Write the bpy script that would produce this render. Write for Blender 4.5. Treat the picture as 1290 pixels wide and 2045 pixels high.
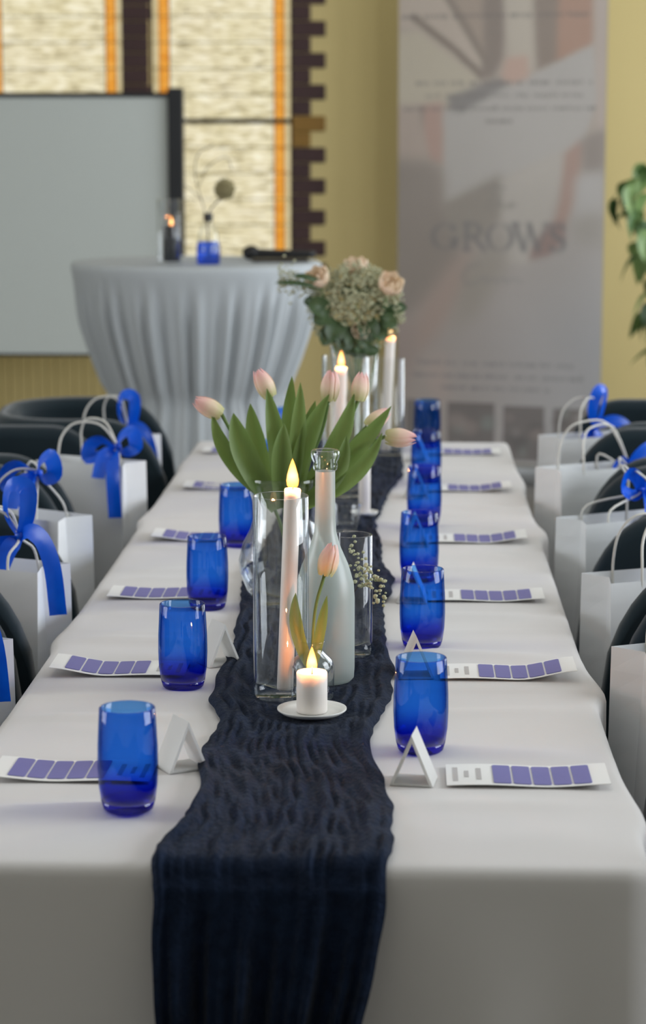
import bpy, bmesh, math, random
import numpy as np
from mathutils import Vector, Matrix

random.seed(7)
RNG = np.random.default_rng(11)
SC = bpy.context.scene
COL = SC.collection
for _o in list(bpy.data.objects):
    bpy.data.objects.remove(_o, do_unlink=True)
R = math.radians

# ------------------------------------------------------------------ camera
F_PX = 4600.0
cam_d = bpy.data.cameras.new('camera')
cam = bpy.data.objects.new('camera', cam_d)
COL.objects.link(cam)
cam.location = (0.134, -2.41, 1.506)
cam.rotation_euler = (math.pi / 2 - math.atan(739 / F_PX), 0, R(2.05))
cam_d.sensor_fit = 'VERTICAL'
cam_d.sensor_height = 36.0
cam_d.lens = 36.0 * F_PX / 2045.0
cam_d.clip_start = 0.05
cam_d.dof.use_dof = True
cam_d.dof.focus_distance = 3.2
cam_d.dof.aperture_fstop = 5.2
SC.camera = cam

# ------------------------------------------------------------------ view, world, daylight
vs = SC.view_settings
vs.view_transform = 'Standard'
vs.look = 'None'
vs.exposure = -0.14
vs.gamma = 1.0
vs.use_curve_mapping = False
world = bpy.data.worlds.new('world')
SC.world = world
world.use_nodes = True
world.node_tree.nodes['Background'].inputs[0].default_value = (0.78, 0.87, 1.0, 1)
world.node_tree.nodes['Background'].inputs[1].default_value = 0.8

ROOM = dict(x0=-3.9, x1=3.1, y0=-4.6, y1=8.2, h=3.5)
SIDE_WINDOWS = [(0.60, 1.9), (3.6, 1.7), (5.85, 1.9)]      # centre along the right wall, width
SIDE_Z = (0.85, 2.65)
ADDED_LEFT_WINDOW = (0.85, 1.8)  # unseen window added to brighten the left-hand bags


def area_light(name, loc, rot, sx, sy, power, col):
    d = bpy.data.lights.new(name, 'AREA')
    d.shape = 'RECTANGLE'
    d.size, d.size_y = sx, sy
    d.energy = power
    d.color = col
    o = bpy.data.objects.new(name, d)
    COL.objects.link(o)
    o.location = loc
    o.rotation_euler = rot
    return o


SIDE_POWER = [112, 40, 96]
for (yc, w), pw in zip(SIDE_WINDOWS, SIDE_POWER):
    area_light('window_daylight', (ROOM['x1'] + 0.02, yc, sum(SIDE_Z) / 2), (0, R(90), 0),
               SIDE_Z[1] - SIDE_Z[0], w, pw, (0.88, 0.94, 1.0))


area_light('window_daylight', (ROOM['x0'] - 0.02, ADDED_LEFT_WINDOW[0], sum(SIDE_Z) / 2), (0, R(-90), 0), SIDE_Z[1] - SIDE_Z[0], ADDED_LEFT_WINDOW[1], 68, (0.92, 0.95, 1.0))  # light of the added left window
ADDED_CEILING_PANELS = [(-0.4, 0.6), (-0.4, 3.6)]  # unseen lamps added to lift the table top from above
for px_, py_ in ADDED_CEILING_PANELS:
    area_light('added_ceiling_light', (px_, py_, ROOM['h'] - 0.075), (0, 0, 0), 1.1, 1.1, 5, (1.0, 0.92, 0.82))


# ------------------------------------------------------------------ helpers
def lin(c):
    out = []
    for v in c[:3]:
        v = v / 255.0
        out.append(v / 12.92 if v <= 0.04045 else ((v + 0.055) / 1.055) ** 2.4)
    return out


def rgba(c):
    return (*lin(c), 1.0)


MATS = {}


class NT:
    """small node-tree writer"""
    def __init__(self, name):
        self.m = bpy.data.materials.new(name)
        self.m.use_nodes = True
        self.t = self.m.node_tree
        self.t.nodes.clear()
        self.out = self.t.nodes.new('ShaderNodeOutputMaterial')
        MATS[name] = self.m

    def n(self, kind, **kw):
        nd = self.t.nodes.new('ShaderNode' + kind)
        for k, v in kw.items():
            if k.startswith('_'):
                setattr(nd, k[1:], v)
            else:
                key = int(k[1:]) if k[0] == 'i' and k[1:].isdigit() else k.replace('__', ' ')
                s = nd.inputs[key]
                if isinstance(v, bpy.types.NodeSocket):
                    self.t.links.new(v, s)
                else:
                    s.default_value = v
        return nd

    def end(self, sock):
        self.t.links.new(sock, self.out.inputs['Surface'])
        return self.m


def position(nt, scale=(1, 1, 1), coord='Position'):
    if coord == 'Position':
        p = nt.n('NewGeometry').outputs['Position']
    else:
        p = nt.n('TexCoord').outputs[coord]
    return nt.n('Mapping', Vector=p, Scale=scale).outputs[0]


def pmat(name, c1, c2=None, rough=0.6, nscale=6.0, stretch=(1, 1, 1), bump=0.0, bscale=60.0, bdist=0.002,
         metal=0.0, sheen=0.0, spec=0.5, coat=0.0, coord='Position', sss=0.0, sss_r=(0.01, 0.006, 0.004), trans=0.0):
    nt = NT(name)
    vec = position(nt, stretch, coord)
    noise = nt.n('TexNoise', Vector=vec, Scale=nscale, Detail=4.0)
    c2 = c2 or tuple(min(255, v * 0.93) for v in c1)
    mix = nt.n('MixRGB', Fac=noise.outputs[0], Color1=rgba(c1), Color2=rgba(c2))
    p = nt.n('BsdfPrincipled', Base__Color=mix.outputs[0], Roughness=rough, Metallic=metal)
    p.inputs['Specular IOR Level'].default_value = spec
    p.inputs['Sheen Weight'].default_value = sheen
    p.inputs['Coat Weight'].default_value = coat
    if sss:
        p.inputs['Subsurface Weight'].default_value = sss
        p.inputs['Subsurface Radius'].default_value = sss_r
        p.inputs['Subsurface Scale'].default_value = 1.0
    if bump:
        bn = nt.n('TexNoise', Vector=vec, Scale=bscale, Detail=5.0)
        b = nt.n('Bump', Height=bn.outputs[0], Strength=bump, Distance=bdist)
        nt.t.links.new(b.outputs[0], p.inputs['Normal'])
    sh = p.outputs[0]
    if trans:
        tr = nt.n('BsdfTranslucent', Color=mix.outputs[0])
        sh = nt.n('MixShader', Fac=trans, i1=sh, i2=tr.outputs[0]).outputs[0]
    return nt.end(sh)


def glass_mat(name, face, edge, refl=0.05, grazing=0.75, power=4.0, rough=0.02, epow=2.5, foot=None):
    """thin coloured glass: tint deepens toward the silhouette where the wall is seen edge-on"""
    nt = NT(name)
    lw = nt.n('LayerWeight', Blend=0.5)
    f = lw.outputs['Facing']
    fe = nt.n('Math', _operation='POWER', i0=f, i1=epow)
    tint = nt.n('MixRGB', Fac=fe.outputs[0], Color1=(*face, 1), Color2=(*edge, 1))
    tint = tint.outputs[0]
    if foot:                                              # the wall thickens toward the foot of the vessel
        z = nt.n('SeparateXYZ', Vector=nt.n('TexCoord').outputs['Object']).outputs[2]
        mr = nt.n('MapRange', Value=z, i1=foot[0], i2=foot[1], i3=1.0, i4=0.0)
        mr.interpolation_type = 'SMOOTHSTEP'
        tint = nt.n('MixRGB', Fac=mr.outputs[0], Color1=tint, Color2=(*foot[2], 1)).outputs[0]
    tr = nt.n('BsdfTransparent', Color=tint)
    gl = nt.n('BsdfGlossy', Color=(1, 1, 1, 1), Roughness=rough)
    fr = nt.n('Math', _operation='POWER', i0=f, i1=power)
    fr = nt.n('Math', _operation='MULTIPLY_ADD', i0=fr.outputs[0], i1=grazing, i2=refl)
    fr.use_clamp = True
    noise = nt.n('TexNoise', Vector=position(nt), Scale=40.0)
    nb = nt.n('Bump', Height=noise.outputs[0], Strength=0.08, Distance=0.001)
    nt.t.links.new(nb.outputs[0], gl.inputs['Normal'])
    return nt.end(nt.n('MixShader', Fac=fr.outputs[0], i1=tr.outputs[0], i2=gl.outputs[0]).outputs[0])


def obj(name, verts, faces, mat=None, parent=None, smooth=True, loc=None, rot=None):
    me = bpy.data.meshes.new(name)
    me.from_pydata([tuple(v) for v in verts], [], [tuple(f) for f in faces])
    me.update()
    if smooth:
        me.polygons.foreach_set('use_smooth', [True] * len(me.polygons))
    o = bpy.data.objects.new(name, me)
    COL.objects.link(o)
    if mat is not None:
        me.materials.append(MATS[mat] if isinstance(mat, str) else mat)
    if parent:
        o.parent = parent
    if loc is not None:
        o.location = loc
    if rot is not None:
        o.rotation_euler = rot
    return o


def share(src, name=None, parent=None, loc=None, rot=None):
    o = bpy.data.objects.new(name or src.name.split('.')[0], src.data)
    COL.objects.link(o)
    o.parent = parent
    if loc is not None:
        o.location = loc
    if rot is not None:
        o.rotation_euler = rot
    return o


def tag(o, label, cat, group=None, kind=None):
    o['label'] = label
    o['category'] = cat
    if group:
        o['group'] = group
    if kind:
        o['kind'] = kind
    return o


def thing(name, label, cat, loc=(0, 0, 0), rz=0.0, group=None):
    o = bpy.data.objects.new(name, None)
    o.empty_display_size = 0.05
    COL.objects.link(o)
    o.location = loc
    o.rotation_euler = (0, 0, rz)
    return tag(o, label, cat, group)


def struct(o):
    o['kind'] = 'structure'
    return o


def copy_tree(o, parent=None):
    c = o.copy()
    COL.objects.link(c)
    c.parent = parent
    for ch in [x for x in bpy.data.objects if x.parent == o]:
        copy_tree(ch, c)
    return c


def box(x0, x1, y0, y1, z0, z1):
    v = [(x0, y0, z0), (x1, y0, z0), (x1, y1, z0), (x0, y1, z0), (x0, y0, z1), (x1, y0, z1), (x1, y1, z1), (x0, y1, z1)]
    f = [(0, 3, 2, 1), (4, 5, 6, 7), (0, 1, 5, 4), (1, 2, 6, 5), (2, 3, 7, 6), (3, 0, 4, 7)]
    return v, f


def bbox(x0, x1, y0, y1, z0, z1, b=0.004, seg=2):
    """bevelled box"""
    bm = bmesh.new()
    v, f = box(x0, x1, y0, y1, z0, z1)
    vs_ = [bm.verts.new(p) for p in v]
    for q in f:
        bm.faces.new([vs_[i] for i in q])
    bmesh.ops.bevel(bm, geom=list(bm.edges), offset=b, segments=seg, affect='EDGES', profile=0.5)
    bm.verts.index_update()
    out = [tuple(v.co) for v in bm.verts], [tuple(v.index for v in f.verts) for f in bm.faces]
    bm.free()
    return out


def join(*parts):
    V, Fc = [], []
    for v, f in parts:
        k = len(V)
        V += list(v)
        Fc += [tuple(i + k for i in q) for q in f]
    return V, Fc


def shift(vf, d):
    return [(p[0] + d[0], p[1] + d[1], p[2] + d[2]) for p in vf[0]], vf[1]


def lathe(prof, seg=40, close=False):
    """profile of (r, z); r==0 ends become a pole. close joins last ring to first"""
    V, Fc, rings = [], [], []
    for r, z in prof:
        if r <= 1e-6:
            rings.append([len(V)])
            V.append((0, 0, z))
        else:
            rings.append(list(range(len(V), len(V) + seg)))
            V += [(r * math.cos(2 * math.pi * k / seg), r * math.sin(2 * math.pi * k / seg), z) for k in range(seg)]
    pairs = list(zip(rings, rings[1:]))
    if close:
        pairs.append((rings[-1], rings[0]))
    for a, b in pairs:
        for k in range(seg):
            k2 = (k + 1) % seg
            if len(a) == 1 and len(b) == 1:
                continue
            if len(a) == 1:
                Fc.append((a[0], b[k2], b[k]))
            elif len(b) == 1:
                Fc.append((a[k], a[k2], b[0]))
            else:
                Fc.append((a[k], a[k2], b[k2], b[k]))
    return V, Fc


def frames(pts):
    pts = [Vector(p) for p in pts]
    out = []
    up = Vector((0.13, 0.07, 1)).normalized()
    t0 = (pts[1] - pts[0]).normalized()
    nrm = t0.cross(up)
    if nrm.length < 1e-4:
        nrm = t0.cross(Vector((1, 0, 0)))
    nrm.normalize()
    for i, p in enumerate(pts):
        t = (pts[min(i + 1, len(pts) - 1)] - pts[max(i - 1, 0)]).normalized()
        nrm = (nrm - t * nrm.dot(t)).normalized()
        out.append((p, t, nrm, t.cross(nrm)))
    return out


def tube(pts, rad, seg=8, caps=True):
    V, Fc = [], []
    fr = frames(pts)
    n = len(fr)
    for i, (p, t, a, b) in enumerate(fr):
        r = rad[i] if isinstance(rad, (list, tuple)) else rad
        for k in range(seg):
            an = 2 * math.pi * k / seg
            V.append(p + a * (r * math.cos(an)) + b * (r * math.sin(an)))
    for i in range(n - 1):
        for k in range(seg):
            k2 = (k + 1) % seg
            Fc.append((i * seg + k, i * seg + k2, (i + 1) * seg + k2, (i + 1) * seg + k))
    if caps:
        Fc.append(tuple(range(seg))[::-1])
        Fc.append(tuple((n - 1) * seg + k for k in range(seg)))
    return V, Fc


def bez(ctrl, n=16):
    """Catmull-Rom through control points"""
    P = [Vector(c) for c in ctrl]
    P = [P[0] * 2 - P[1]] + P + [P[-1] * 2 - P[-2]]
    out = []
    m = len(P) - 3
    for i in range(m):
        k = max(2, n // m)
        for j in range(k):
            t = j / k
            a, b, c, d = P[i:i + 4]
            out.append(0.5 * ((2 * b) + (c - a) * t + (2 * a - 5 * b + 4 * c - d) * t * t + (3 * b - a - 3 * c + d) * t ** 3))
    out.append(P[-2])
    return out


def strip(pts, widths, wdir, curl=0.0):
    """flat band along pts, breadth along wdir, with a little thickness"""
    V, Fc = [], []
    pts = [Vector(p) for p in pts]
    n = len(pts)
    for i, p in enumerate(pts):
        t = (pts[min(i + 1, n - 1)] - pts[max(i - 1, 0)]).normalized()
        w = (t.cross(Vector((0, 1, 0))).normalized() * wdir[0] + Vector((0, 1, 0)) * wdir[1]) if len(wdir) == 2 else Vector(wdir)
        w = (w - t * w.dot(t)).normalized()
        nn = t.cross(w)
        h = (widths[i] if isinstance(widths, (list, tuple)) else widths) / 2
        for k in (-1, -0.33, 0.33, 1):
            V.append(p + w * (h * k) + nn * (0.18 * h * k * k))
    for i in range(n - 1):
        for k in range(3):
            Fc.append((i * 4 + k, i * 4 + k + 1, (i + 1) * 4 + k + 1, (i + 1) * 4 + k))
    return V, Fc


def sstep(a, b, x):
    t = min(1, max(0, (x - a) / (b - a)))
    return t * t * (3 - 2 * t)


def lerp_table(tab, y):
    for (y0, v0), (y1, v1) in zip(tab, tab[1:]):
        if y <= y1:
            t = 0 if y1 == y0 else min(1, max(0, (y - y0) / (y1 - y0)))
            t = t * t * (3 - 2 * t)
            return v0 + (v1 - v0) * t
    return tab[-1][1]


# ------------------------------------------------------------------ materials
pmat('plaster_olive', (216, 197, 140), (209, 189, 131), 0.85, 1.5, bump=0.15, bscale=40)
pmat('plaster_pale', (226, 224, 214), (218, 216, 205), 0.85, 1.5)
pmat('ceiling_white', (232, 231, 226), (226, 225, 220), 0.9, 1.5)
pmat('floor_grey', (132, 128, 124), (114, 110, 106), 0.45, 3.0, bump=0.1)
pmat('brick_dark', (74, 50, 50), (58, 40, 40), 0.75, 9.0, bump=0.5, bscale=80)
pmat('brick_yellow', (146, 108, 38), (128, 92, 30), 0.55, 9.0, bump=0.3, bscale=80)
pmat('lead', (38, 34, 34), (28, 26, 26), 0.5, 20.0)
pmat('plank_olive', (212, 192, 132), (194, 174, 116), 0.6, 5.0, stretch=(8, 8, 0.6))
pmat('black_paint', (30, 32, 36), (22, 24, 28), 0.45, 8.0)
pmat('screen_white', (202, 207, 203), (197, 202, 198), 0.9, 1.0)
pmat('cloth_white', (214, 211, 209), (208, 204, 201), 0.9, 2.0, bump=0.12, bscale=900, bdist=0.0006, sheen=0.1)
pmat('cloth_cool', (182, 187, 190), (172, 177, 180), 0.8, 3.0, bump=0.1, bscale=500, bdist=0.0006)
pmat('gauze_navy', (28, 42, 66), (8, 13, 25), 0.95, 60.0, stretch=(1, 0.5, 1), bump=0.9, bscale=170, bdist=0.004, sheen=0.05, spec=0.1)
pmat('velvet', (22, 40, 46), (16, 28, 36), 0.75, 5.0, sheen=0.25, spec=0.15, bump=0.1, bscale=300)
pmat('velvet_navy', (28, 40, 66), (20, 30, 52), 0.75, 5.0, sheen=0.25, spec=0.15, bump=0.1, bscale=300)
pmat('chair_leg', (26, 24, 22), (18, 17, 16), 0.4, 8.0)
pmat('paper_bag', (240, 242, 242), (234, 236, 236), 0.7, 14.0, bump=0.08, bscale=90, trans=0.12)
pmat('paper_cord', (226, 224, 216), (206, 204, 196), 0.8, 90.0)
pmat('ribbon_blue', (8, 104, 234), (2, 70, 200), 0.3, 30.0, spec=0.5, trans=0.2)
pmat('card_white', (236, 235, 232), (230, 229, 226), 0.65, 10.0, trans=0.35)
pmat('card_sheet', (240, 239, 236), (235, 234, 231), 0.65, 10.0)
pmat('card_ink', (190, 186, 184), (182, 178, 176), 0.7, 10.0)
pmat('swatch_violet', (118, 116, 178), (108, 106, 170), 0.5, 12.0)
pmat('wax_white', (232, 225, 218), (226, 219, 212), 0.45, 20.0, sss=0.85, sss_r=(0.008, 0.008, 0.008))
pmat('wax_black', (26, 30, 34), (20, 22, 26), 0.4, 20.0)
pmat('wick', (20, 16, 14), None, 0.9)
pmat('plate_white', (232, 231, 226), (226, 225, 220), 0.25, 8.0)
pmat('leaf_tulip', (142, 164, 92), (92, 122, 56), 0.42, 34.0, stretch=(1, 1, 0.12), trans=0.4)
pmat('stem_green', (118, 146, 84), (92, 122, 60), 0.5, 20.0, trans=0.15)
pmat('leaf_dark', (78, 100, 62), (52, 76, 46), 0.45, 25.0, trans=0.2)
pmat('leaf_ivy', (96, 128, 78), (66, 92, 44), 0.45, 14.0, trans=0.3)
pmat('leaf_ivy_pale', (138, 164, 104), (104, 132, 74), 0.45, 14.0, trans=0.3)
pmat('rose_petal', (240, 208, 190), (232, 218, 184), 0.6, 22.0, trans=0.3)
pmat('gyps_white', (214, 212, 180), (168, 172, 136), 0.7, 40.0, trans=0.25)
pmat('dried_beige', (170, 158, 118), (132, 124, 88), 0.85, 40.0)
pmat('twig', (70, 62, 54), (52, 46, 42), 0.8, 40.0)
pmat('terracotta', (150, 98, 72), (134, 86, 62), 0.8, 8.0)
pmat('soil', (48, 38, 30), (36, 28, 22), 0.95, 40.0)
pmat('aluminium', (176, 178, 180), (164, 166, 168), 0.35, 8.0, metal=0.8)
pmat('wood_top', (150, 118, 84), (130, 98, 66), 0.5, 5.0, stretch=(1, 8, 1))
pmat('mic_black', (26, 26, 28), (18, 18, 20), 0.4, 30.0)
pmat('window_frame_white', (224, 224, 220), (216, 216, 212), 0.5, 5.0)
glass_mat('glass_clear', (0.985, 0.99, 0.99), (0.55, 0.62, 0.68), 0.035, 0.75, 3.2, epow=3.0)
glass_mat('glass_pane', (0.98, 0.985, 0.985), (0.9, 0.93, 0.93), 0.04, 0.6, 4.0)
glass_mat('glass_blue', (0.38, 0.66, 0.985), (0.06, 0.10, 0.50), 0.03, 0.35, 4.0, epow=2.6, foot=(0.0, 0.055, (0.10, 0.10, 0.72)))
glass_mat('glass_blue_base', (0.16, 0.13, 0.80), (0.06, 0.03, 0.40), 0.04, 0.35, 4.0, epow=2.0)
glass_mat('glass_cobalt', (0.18, 0.34, 0.95), (0.10, 0.14, 0.6), 0.05, 0.5, 4.0)


def tulip_mat():
    nt = NT('tulip_petal')
    z = nt.n('SeparateXYZ', Vector=nt.n('TexCoord').outputs['Object']).outputs[2]
    nz = nt.n('TexNoise', Vector=position(nt, (1, 1, 0.4)), Scale=60.0).outputs[0]
    h = nt.n('Math', _operation='MULTIPLY_ADD', i0=z, i1=19.0, i2=-0.1)
    h2 = nt.n('Math', _operation='MULTIPLY_ADD', i0=nz, i1=0.35, i2=h.outputs[0])
    r = nt.n('ValToRGB', Fac=h2.outputs[0])
    cr = r.color_ramp
    cr.elements[0].position = 0.12
    cr.elements[0].color = rgba((206, 206, 150))
    cr.elements[1].position = 1.0
    cr.elements[1].color = rgba((244, 190, 192))
    e = cr.elements.new(0.5)
    e.color = rgba((246, 224, 200))
    p = nt.n('BsdfPrincipled', Base__Color=r.outputs[0], Roughness=0.5)
    tr = nt.n('BsdfTranslucent', Color=r.outputs[0])
    nt.end(nt.n('MixShader', Fac=0.3, i1=p.outputs[0], i2=tr.outputs[0]).outputs[0])


tulip_mat()


def frosted_mat():
    nt = NT('glass_frosted')
    nz = nt.n('TexNoise', Vector=position(nt), Scale=25.0).outputs[0]
    c = nt.n('MixRGB', Fac=nz, Color1=rgba((206, 212, 208)), Color2=rgba((194, 202, 198)))
    d = nt.n('BsdfDiffuse', Color=c.outputs[0])
    t = nt.n('BsdfTranslucent', Color=c.outputs[0])
    m = nt.n('MixShader', Fac=0.5, i1=d.outputs[0], i2=t.outputs[0])
    tp = nt.n('BsdfTransparent', Color=rgba((225, 232, 228)))
    m2 = nt.n('MixShader', Fac=0.32, i1=m.outputs[0], i2=tp.outputs[0])
    g = nt.n('BsdfGlossy', Roughness=0.35)
    nt.end(nt.n('MixShader', Fac=0.06, i1=m2.outputs[0], i2=g.outputs[0]).outputs[0])


frosted_mat()


def lit_glass(name, c1, c2, c3, strength, sx=26.0, sz=120.0):
    """rippled church glass with daylight behind it"""
    nt = NT(name)
    v = position(nt, (sx, sx, sz))
    wob = nt.n('TexNoise', Vector=position(nt, (9, 9, 9)), Scale=1.0).outputs['Color']
    v2 = nt.n('MixRGB', Fac=0.35, Color1=v, Color2=wob)
    v2.blend_type = 'ADD'
    n1 = nt.n('TexNoise', Vector=v2.outputs[0], Scale=0.55, Detail=4.0, Roughness=0.65)
    r = nt.n('ValToRGB', Fac=n1.outputs[0])
    cr = r.color_ramp
    cr.elements[0].position = 0.33
    cr.elements[0].color = rgba(c1)
    cr.elements[1].position = 0.66
    cr.elements[1].color = rgba(c3)
    e = cr.elements.new(0.47)
    e.color = rgba(c2)
    n2 = nt.n('TexNoise', Vector=position(nt, (5, 5, 7)), Scale=1.0)
    tint = nt.n('MixRGB', Fac=n2.outputs[0], Color1=rgba((255, 250, 240)), Color2=rgba((244, 240, 214)))
    mul = nt.n('MixRGB', Fac=1.0, Color1=r.outputs[0], Color2=tint.outputs[0])
    mul.blend_type = 'MULTIPLY'
    em = nt.n('Emission', Color=mul.outputs[0], Strength=strength)
    g = nt.n('BsdfGlossy', Roughness=0.25)
    nt.end(nt.n('MixShader', Fac=0.05, i1=em.outputs[0], i2=g.outputs[0]).outputs[0])


lit_glass('lit_glass_pale', (150, 140, 112), (224, 216, 188), (255, 253, 244), 1.2, 22.0, 105.0)
lit_glass('lit_glass_edge', (210, 190, 150), (226, 212, 176), (240, 228, 196), 1.08)
lit_glass('lit_glass_orange', (222, 138, 36), (240, 164, 58), (248, 184, 90), 1.1)


def flame_mat():
    nt = NT('flame')
    z = nt.n('SeparateXYZ', Vector=nt.n('TexCoord').outputs['Generated']).outputs[2]
    r = nt.n('ValToRGB', Fac=z)
    cr = r.color_ramp
    cr.elements[0].position = 0.0
    cr.elements[0].color = (1.0, 0.22, 0.03, 1)
    cr.elements[1].position = 1.0
    cr.elements[1].color = (1.0, 0.36, 0.05, 1)
    for pz, c in ((0.22, (1.0, 0.50, 0.14, 1)), (0.45, (1.0, 0.72, 0.32, 1)), (0.75, (1.0, 0.55, 0.14, 1))):
        e = cr.elements.new(pz)
        e.color = c
    lw = nt.n('LayerWeight', Blend=0.5).outputs['Facing']
    col = nt.n('MixRGB', Fac=lw, Color1=r.outputs[0], Color2=(1.0, 0.25, 0.03, 1))
    em = nt.n('Emission', Color=col.outputs[0], Strength=1.7)
    tp = nt.n('BsdfTransparent')
    nt.end(nt.n('AddShader', i0=em.outputs[0], i1=tp.outputs[0]).outputs[0])


flame_mat()


# ------------------------------------------------------------------ the room
def wall_with_holes(name, axis, at, a0, a1, z1, holes, depth, mat):
    """wall in the plane axis=at; holes (a0,a1,z0,z1) get reveals going `depth` outward"""
    xs = sorted({a0, a1, *[h[0] for h in holes], *[h[1] for h in holes]})
    zs = sorted({0.0, z1, *[h[2] for h in holes], *[h[3] for h in holes]})
    V, Fc, idx = [], [], {}

    def P(a, z, d):
        k = (round(a, 5), round(z, 5), round(d, 5))
        if k not in idx:
            idx[k] = len(V)
            V.append((a, at + d, z) if axis == 'y' else (at + d, a, z))
        return idx[k]
    for i in range(len(xs) - 1):
        for j in range(len(zs) - 1):
            ca, cz = (xs[i] + xs[i + 1]) / 2, (zs[j] + zs[j + 1]) / 2
            if any(h[0] < ca < h[1] and h[2] < cz < h[3] for h in holes):
                continue
            Fc.append((P(xs[i], zs[j], 0), P(xs[i + 1], zs[j], 0), P(xs[i + 1], zs[j + 1], 0), P(xs[i], zs[j + 1], 0)))
    for h in holes:
        hx = [a for a in xs if h[0] <= a <= h[1]]
        hz = [z for z in zs if h[2] <= z <= h[3]]
        for p, q in zip(hx, hx[1:]):
            for z in (h[2], h[3]):
                Fc.append((P(p, z, 0), P(q, z, 0), P(q, z, depth), P(p, z, depth)))
        for p, q in zip(hz, hz[1:]):
            for a in (h[0], h[1]):
                Fc.append((P(a, p, 0), P(a, q, 0), P(a, q, depth), P(a, p, depth)))
    return struct(obj(name, V, Fc, mat, smooth=False))


X0, X1, Y0, Y1, H = ROOM['x0'], ROOM['x1'], ROOM['y0'], ROOM['y1'], ROOM['h']
WIN_Z = (0.955, 2.86)
LIGHTS = [(-1.036, -0.385), (-1.806, -1.155)]          # the two tall lights of the coloured window
struct(obj('floor', *box(X0 - .2, X1 + .2, Y0 - .2, Y1 + .2, -0.1, 0), mat='floor_grey', smooth=False))
struct(obj('ceiling', *box(X0 - .2, X1 + .2, Y0 - .2, Y1 + .2, H, H + 0.1), mat='ceiling_white', smooth=False))
wall_far = wall_with_holes('wall_far', 'y', Y1, X0, X1, H, [(*l, *WIN_Z) for l in LIGHTS], 0.16, 'plaster_olive')
wall_with_holes('wall_right', 'x', X1, Y0, Y1, H, [(yc - w / 2, yc + w / 2, *SIDE_Z) for yc, w in SIDE_WINDOWS], 0.25, 'plaster_pale')
wall_with_holes('wall_left', 'x', X0, Y0, Y1, H, [(ADDED_LEFT_WINDOW[0] - ADDED_LEFT_WINDOW[1] / 2, ADDED_LEFT_WINDOW[0] + ADDED_LEFT_WINDOW[1] / 2, *SIDE_Z)], -0.25, 'plaster_pale')
wall_with_holes('wall_near', 'y', Y0, X0, X1, H, [], -0.2, 'plaster_pale')

# flat ceiling lamps added to brighten the long table from above (out of the frame)
for px_, py_ in ADDED_CEILING_PANELS:
    lp = thing('added_ceiling_lamp', 'added unseen square lamp on the ceiling ' + ('above the near end of the long table' if py_ < 1 else 'above the middle of the long table'), 'lamp', (px_, py_, H - 0.06), 0, 'added ceiling lamps')
    obj('back_plate', *box(-.56, .56, -.56, .56, .04, .05), mat='window_frame_white', parent=lp, smooth=False)
    obj('housing', *join(box(-.6, .6, -.6, -.56, -.0, .058), box(-.6, .6, .56, .6, -.0, .058), box(-.6, -.56, -.56, .56, 0, .058), box(.56, .6, -.56, .56, 0, .058)), mat='window_frame_white', parent=lp, smooth=False)

# brick dressing round the coloured window: toothed quoins and a brick mullion
COURSE = 0.0705
Z_REF = 1.588                                            # centre of the yellow impost course
_bricks = {}


def brick(parent, x0, x1, z, kind='brick_dark', h=0.068, proud=0.012):
    key = (round(x1 - x0, 4), kind)
    jit = random.uniform(-0.002, 0.002)
    c = (x0 + x1) / 2
    if key not in _bricks:
        w = x1 - x0
        o = obj('brick', *bbox(-w / 2, w / 2, -0.03, 0.05, -h / 2, h / 2, 0.004, 1), mat=kind, parent=parent, smooth=False)
        _bricks[key] = o
    else:
        o = share(_bricks[key], 'brick', parent)
    o.location = (c + jit * 0.5, Y1 + 0.03 - proud + jit, z)
    return o


for k in range(-8, 18):
    z = Z_REF + k * COURSE
    if z < WIN_Z[0] - 0.02 or z > WIN_Z[1] + 0.03:
        continue
    yel = 'brick_yellow' if k in (0, -1) else 'brick_dark'
    longc = k % 2 == 0
    for side in (1, -1):
        xe = LIGHTS[0][1] if side == 1 else LIGHTS[1][0]
        w = 0.150 if longc else 0.083
        if longc:                                         # stretcher
            a, b = (xe, xe + side * w)
            brick(wall_far, min(a, b), max(a, b), z, yel)
        else:
            a, b = (xe, xe + side * w)
            brick(wall_far, min(a, b), max(a, b), z, yel)
    brick(wall_far, LIGHTS[1][1], LIGHTS[0][0], z, 'brick_dark')
for x in np.arange(-1.98, -0.22, 0.11):                   # rowlock sill course
    brick(wall_far, x, x + 0.102, WIN_Z[0] - 0.034, 'brick_dark')

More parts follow.
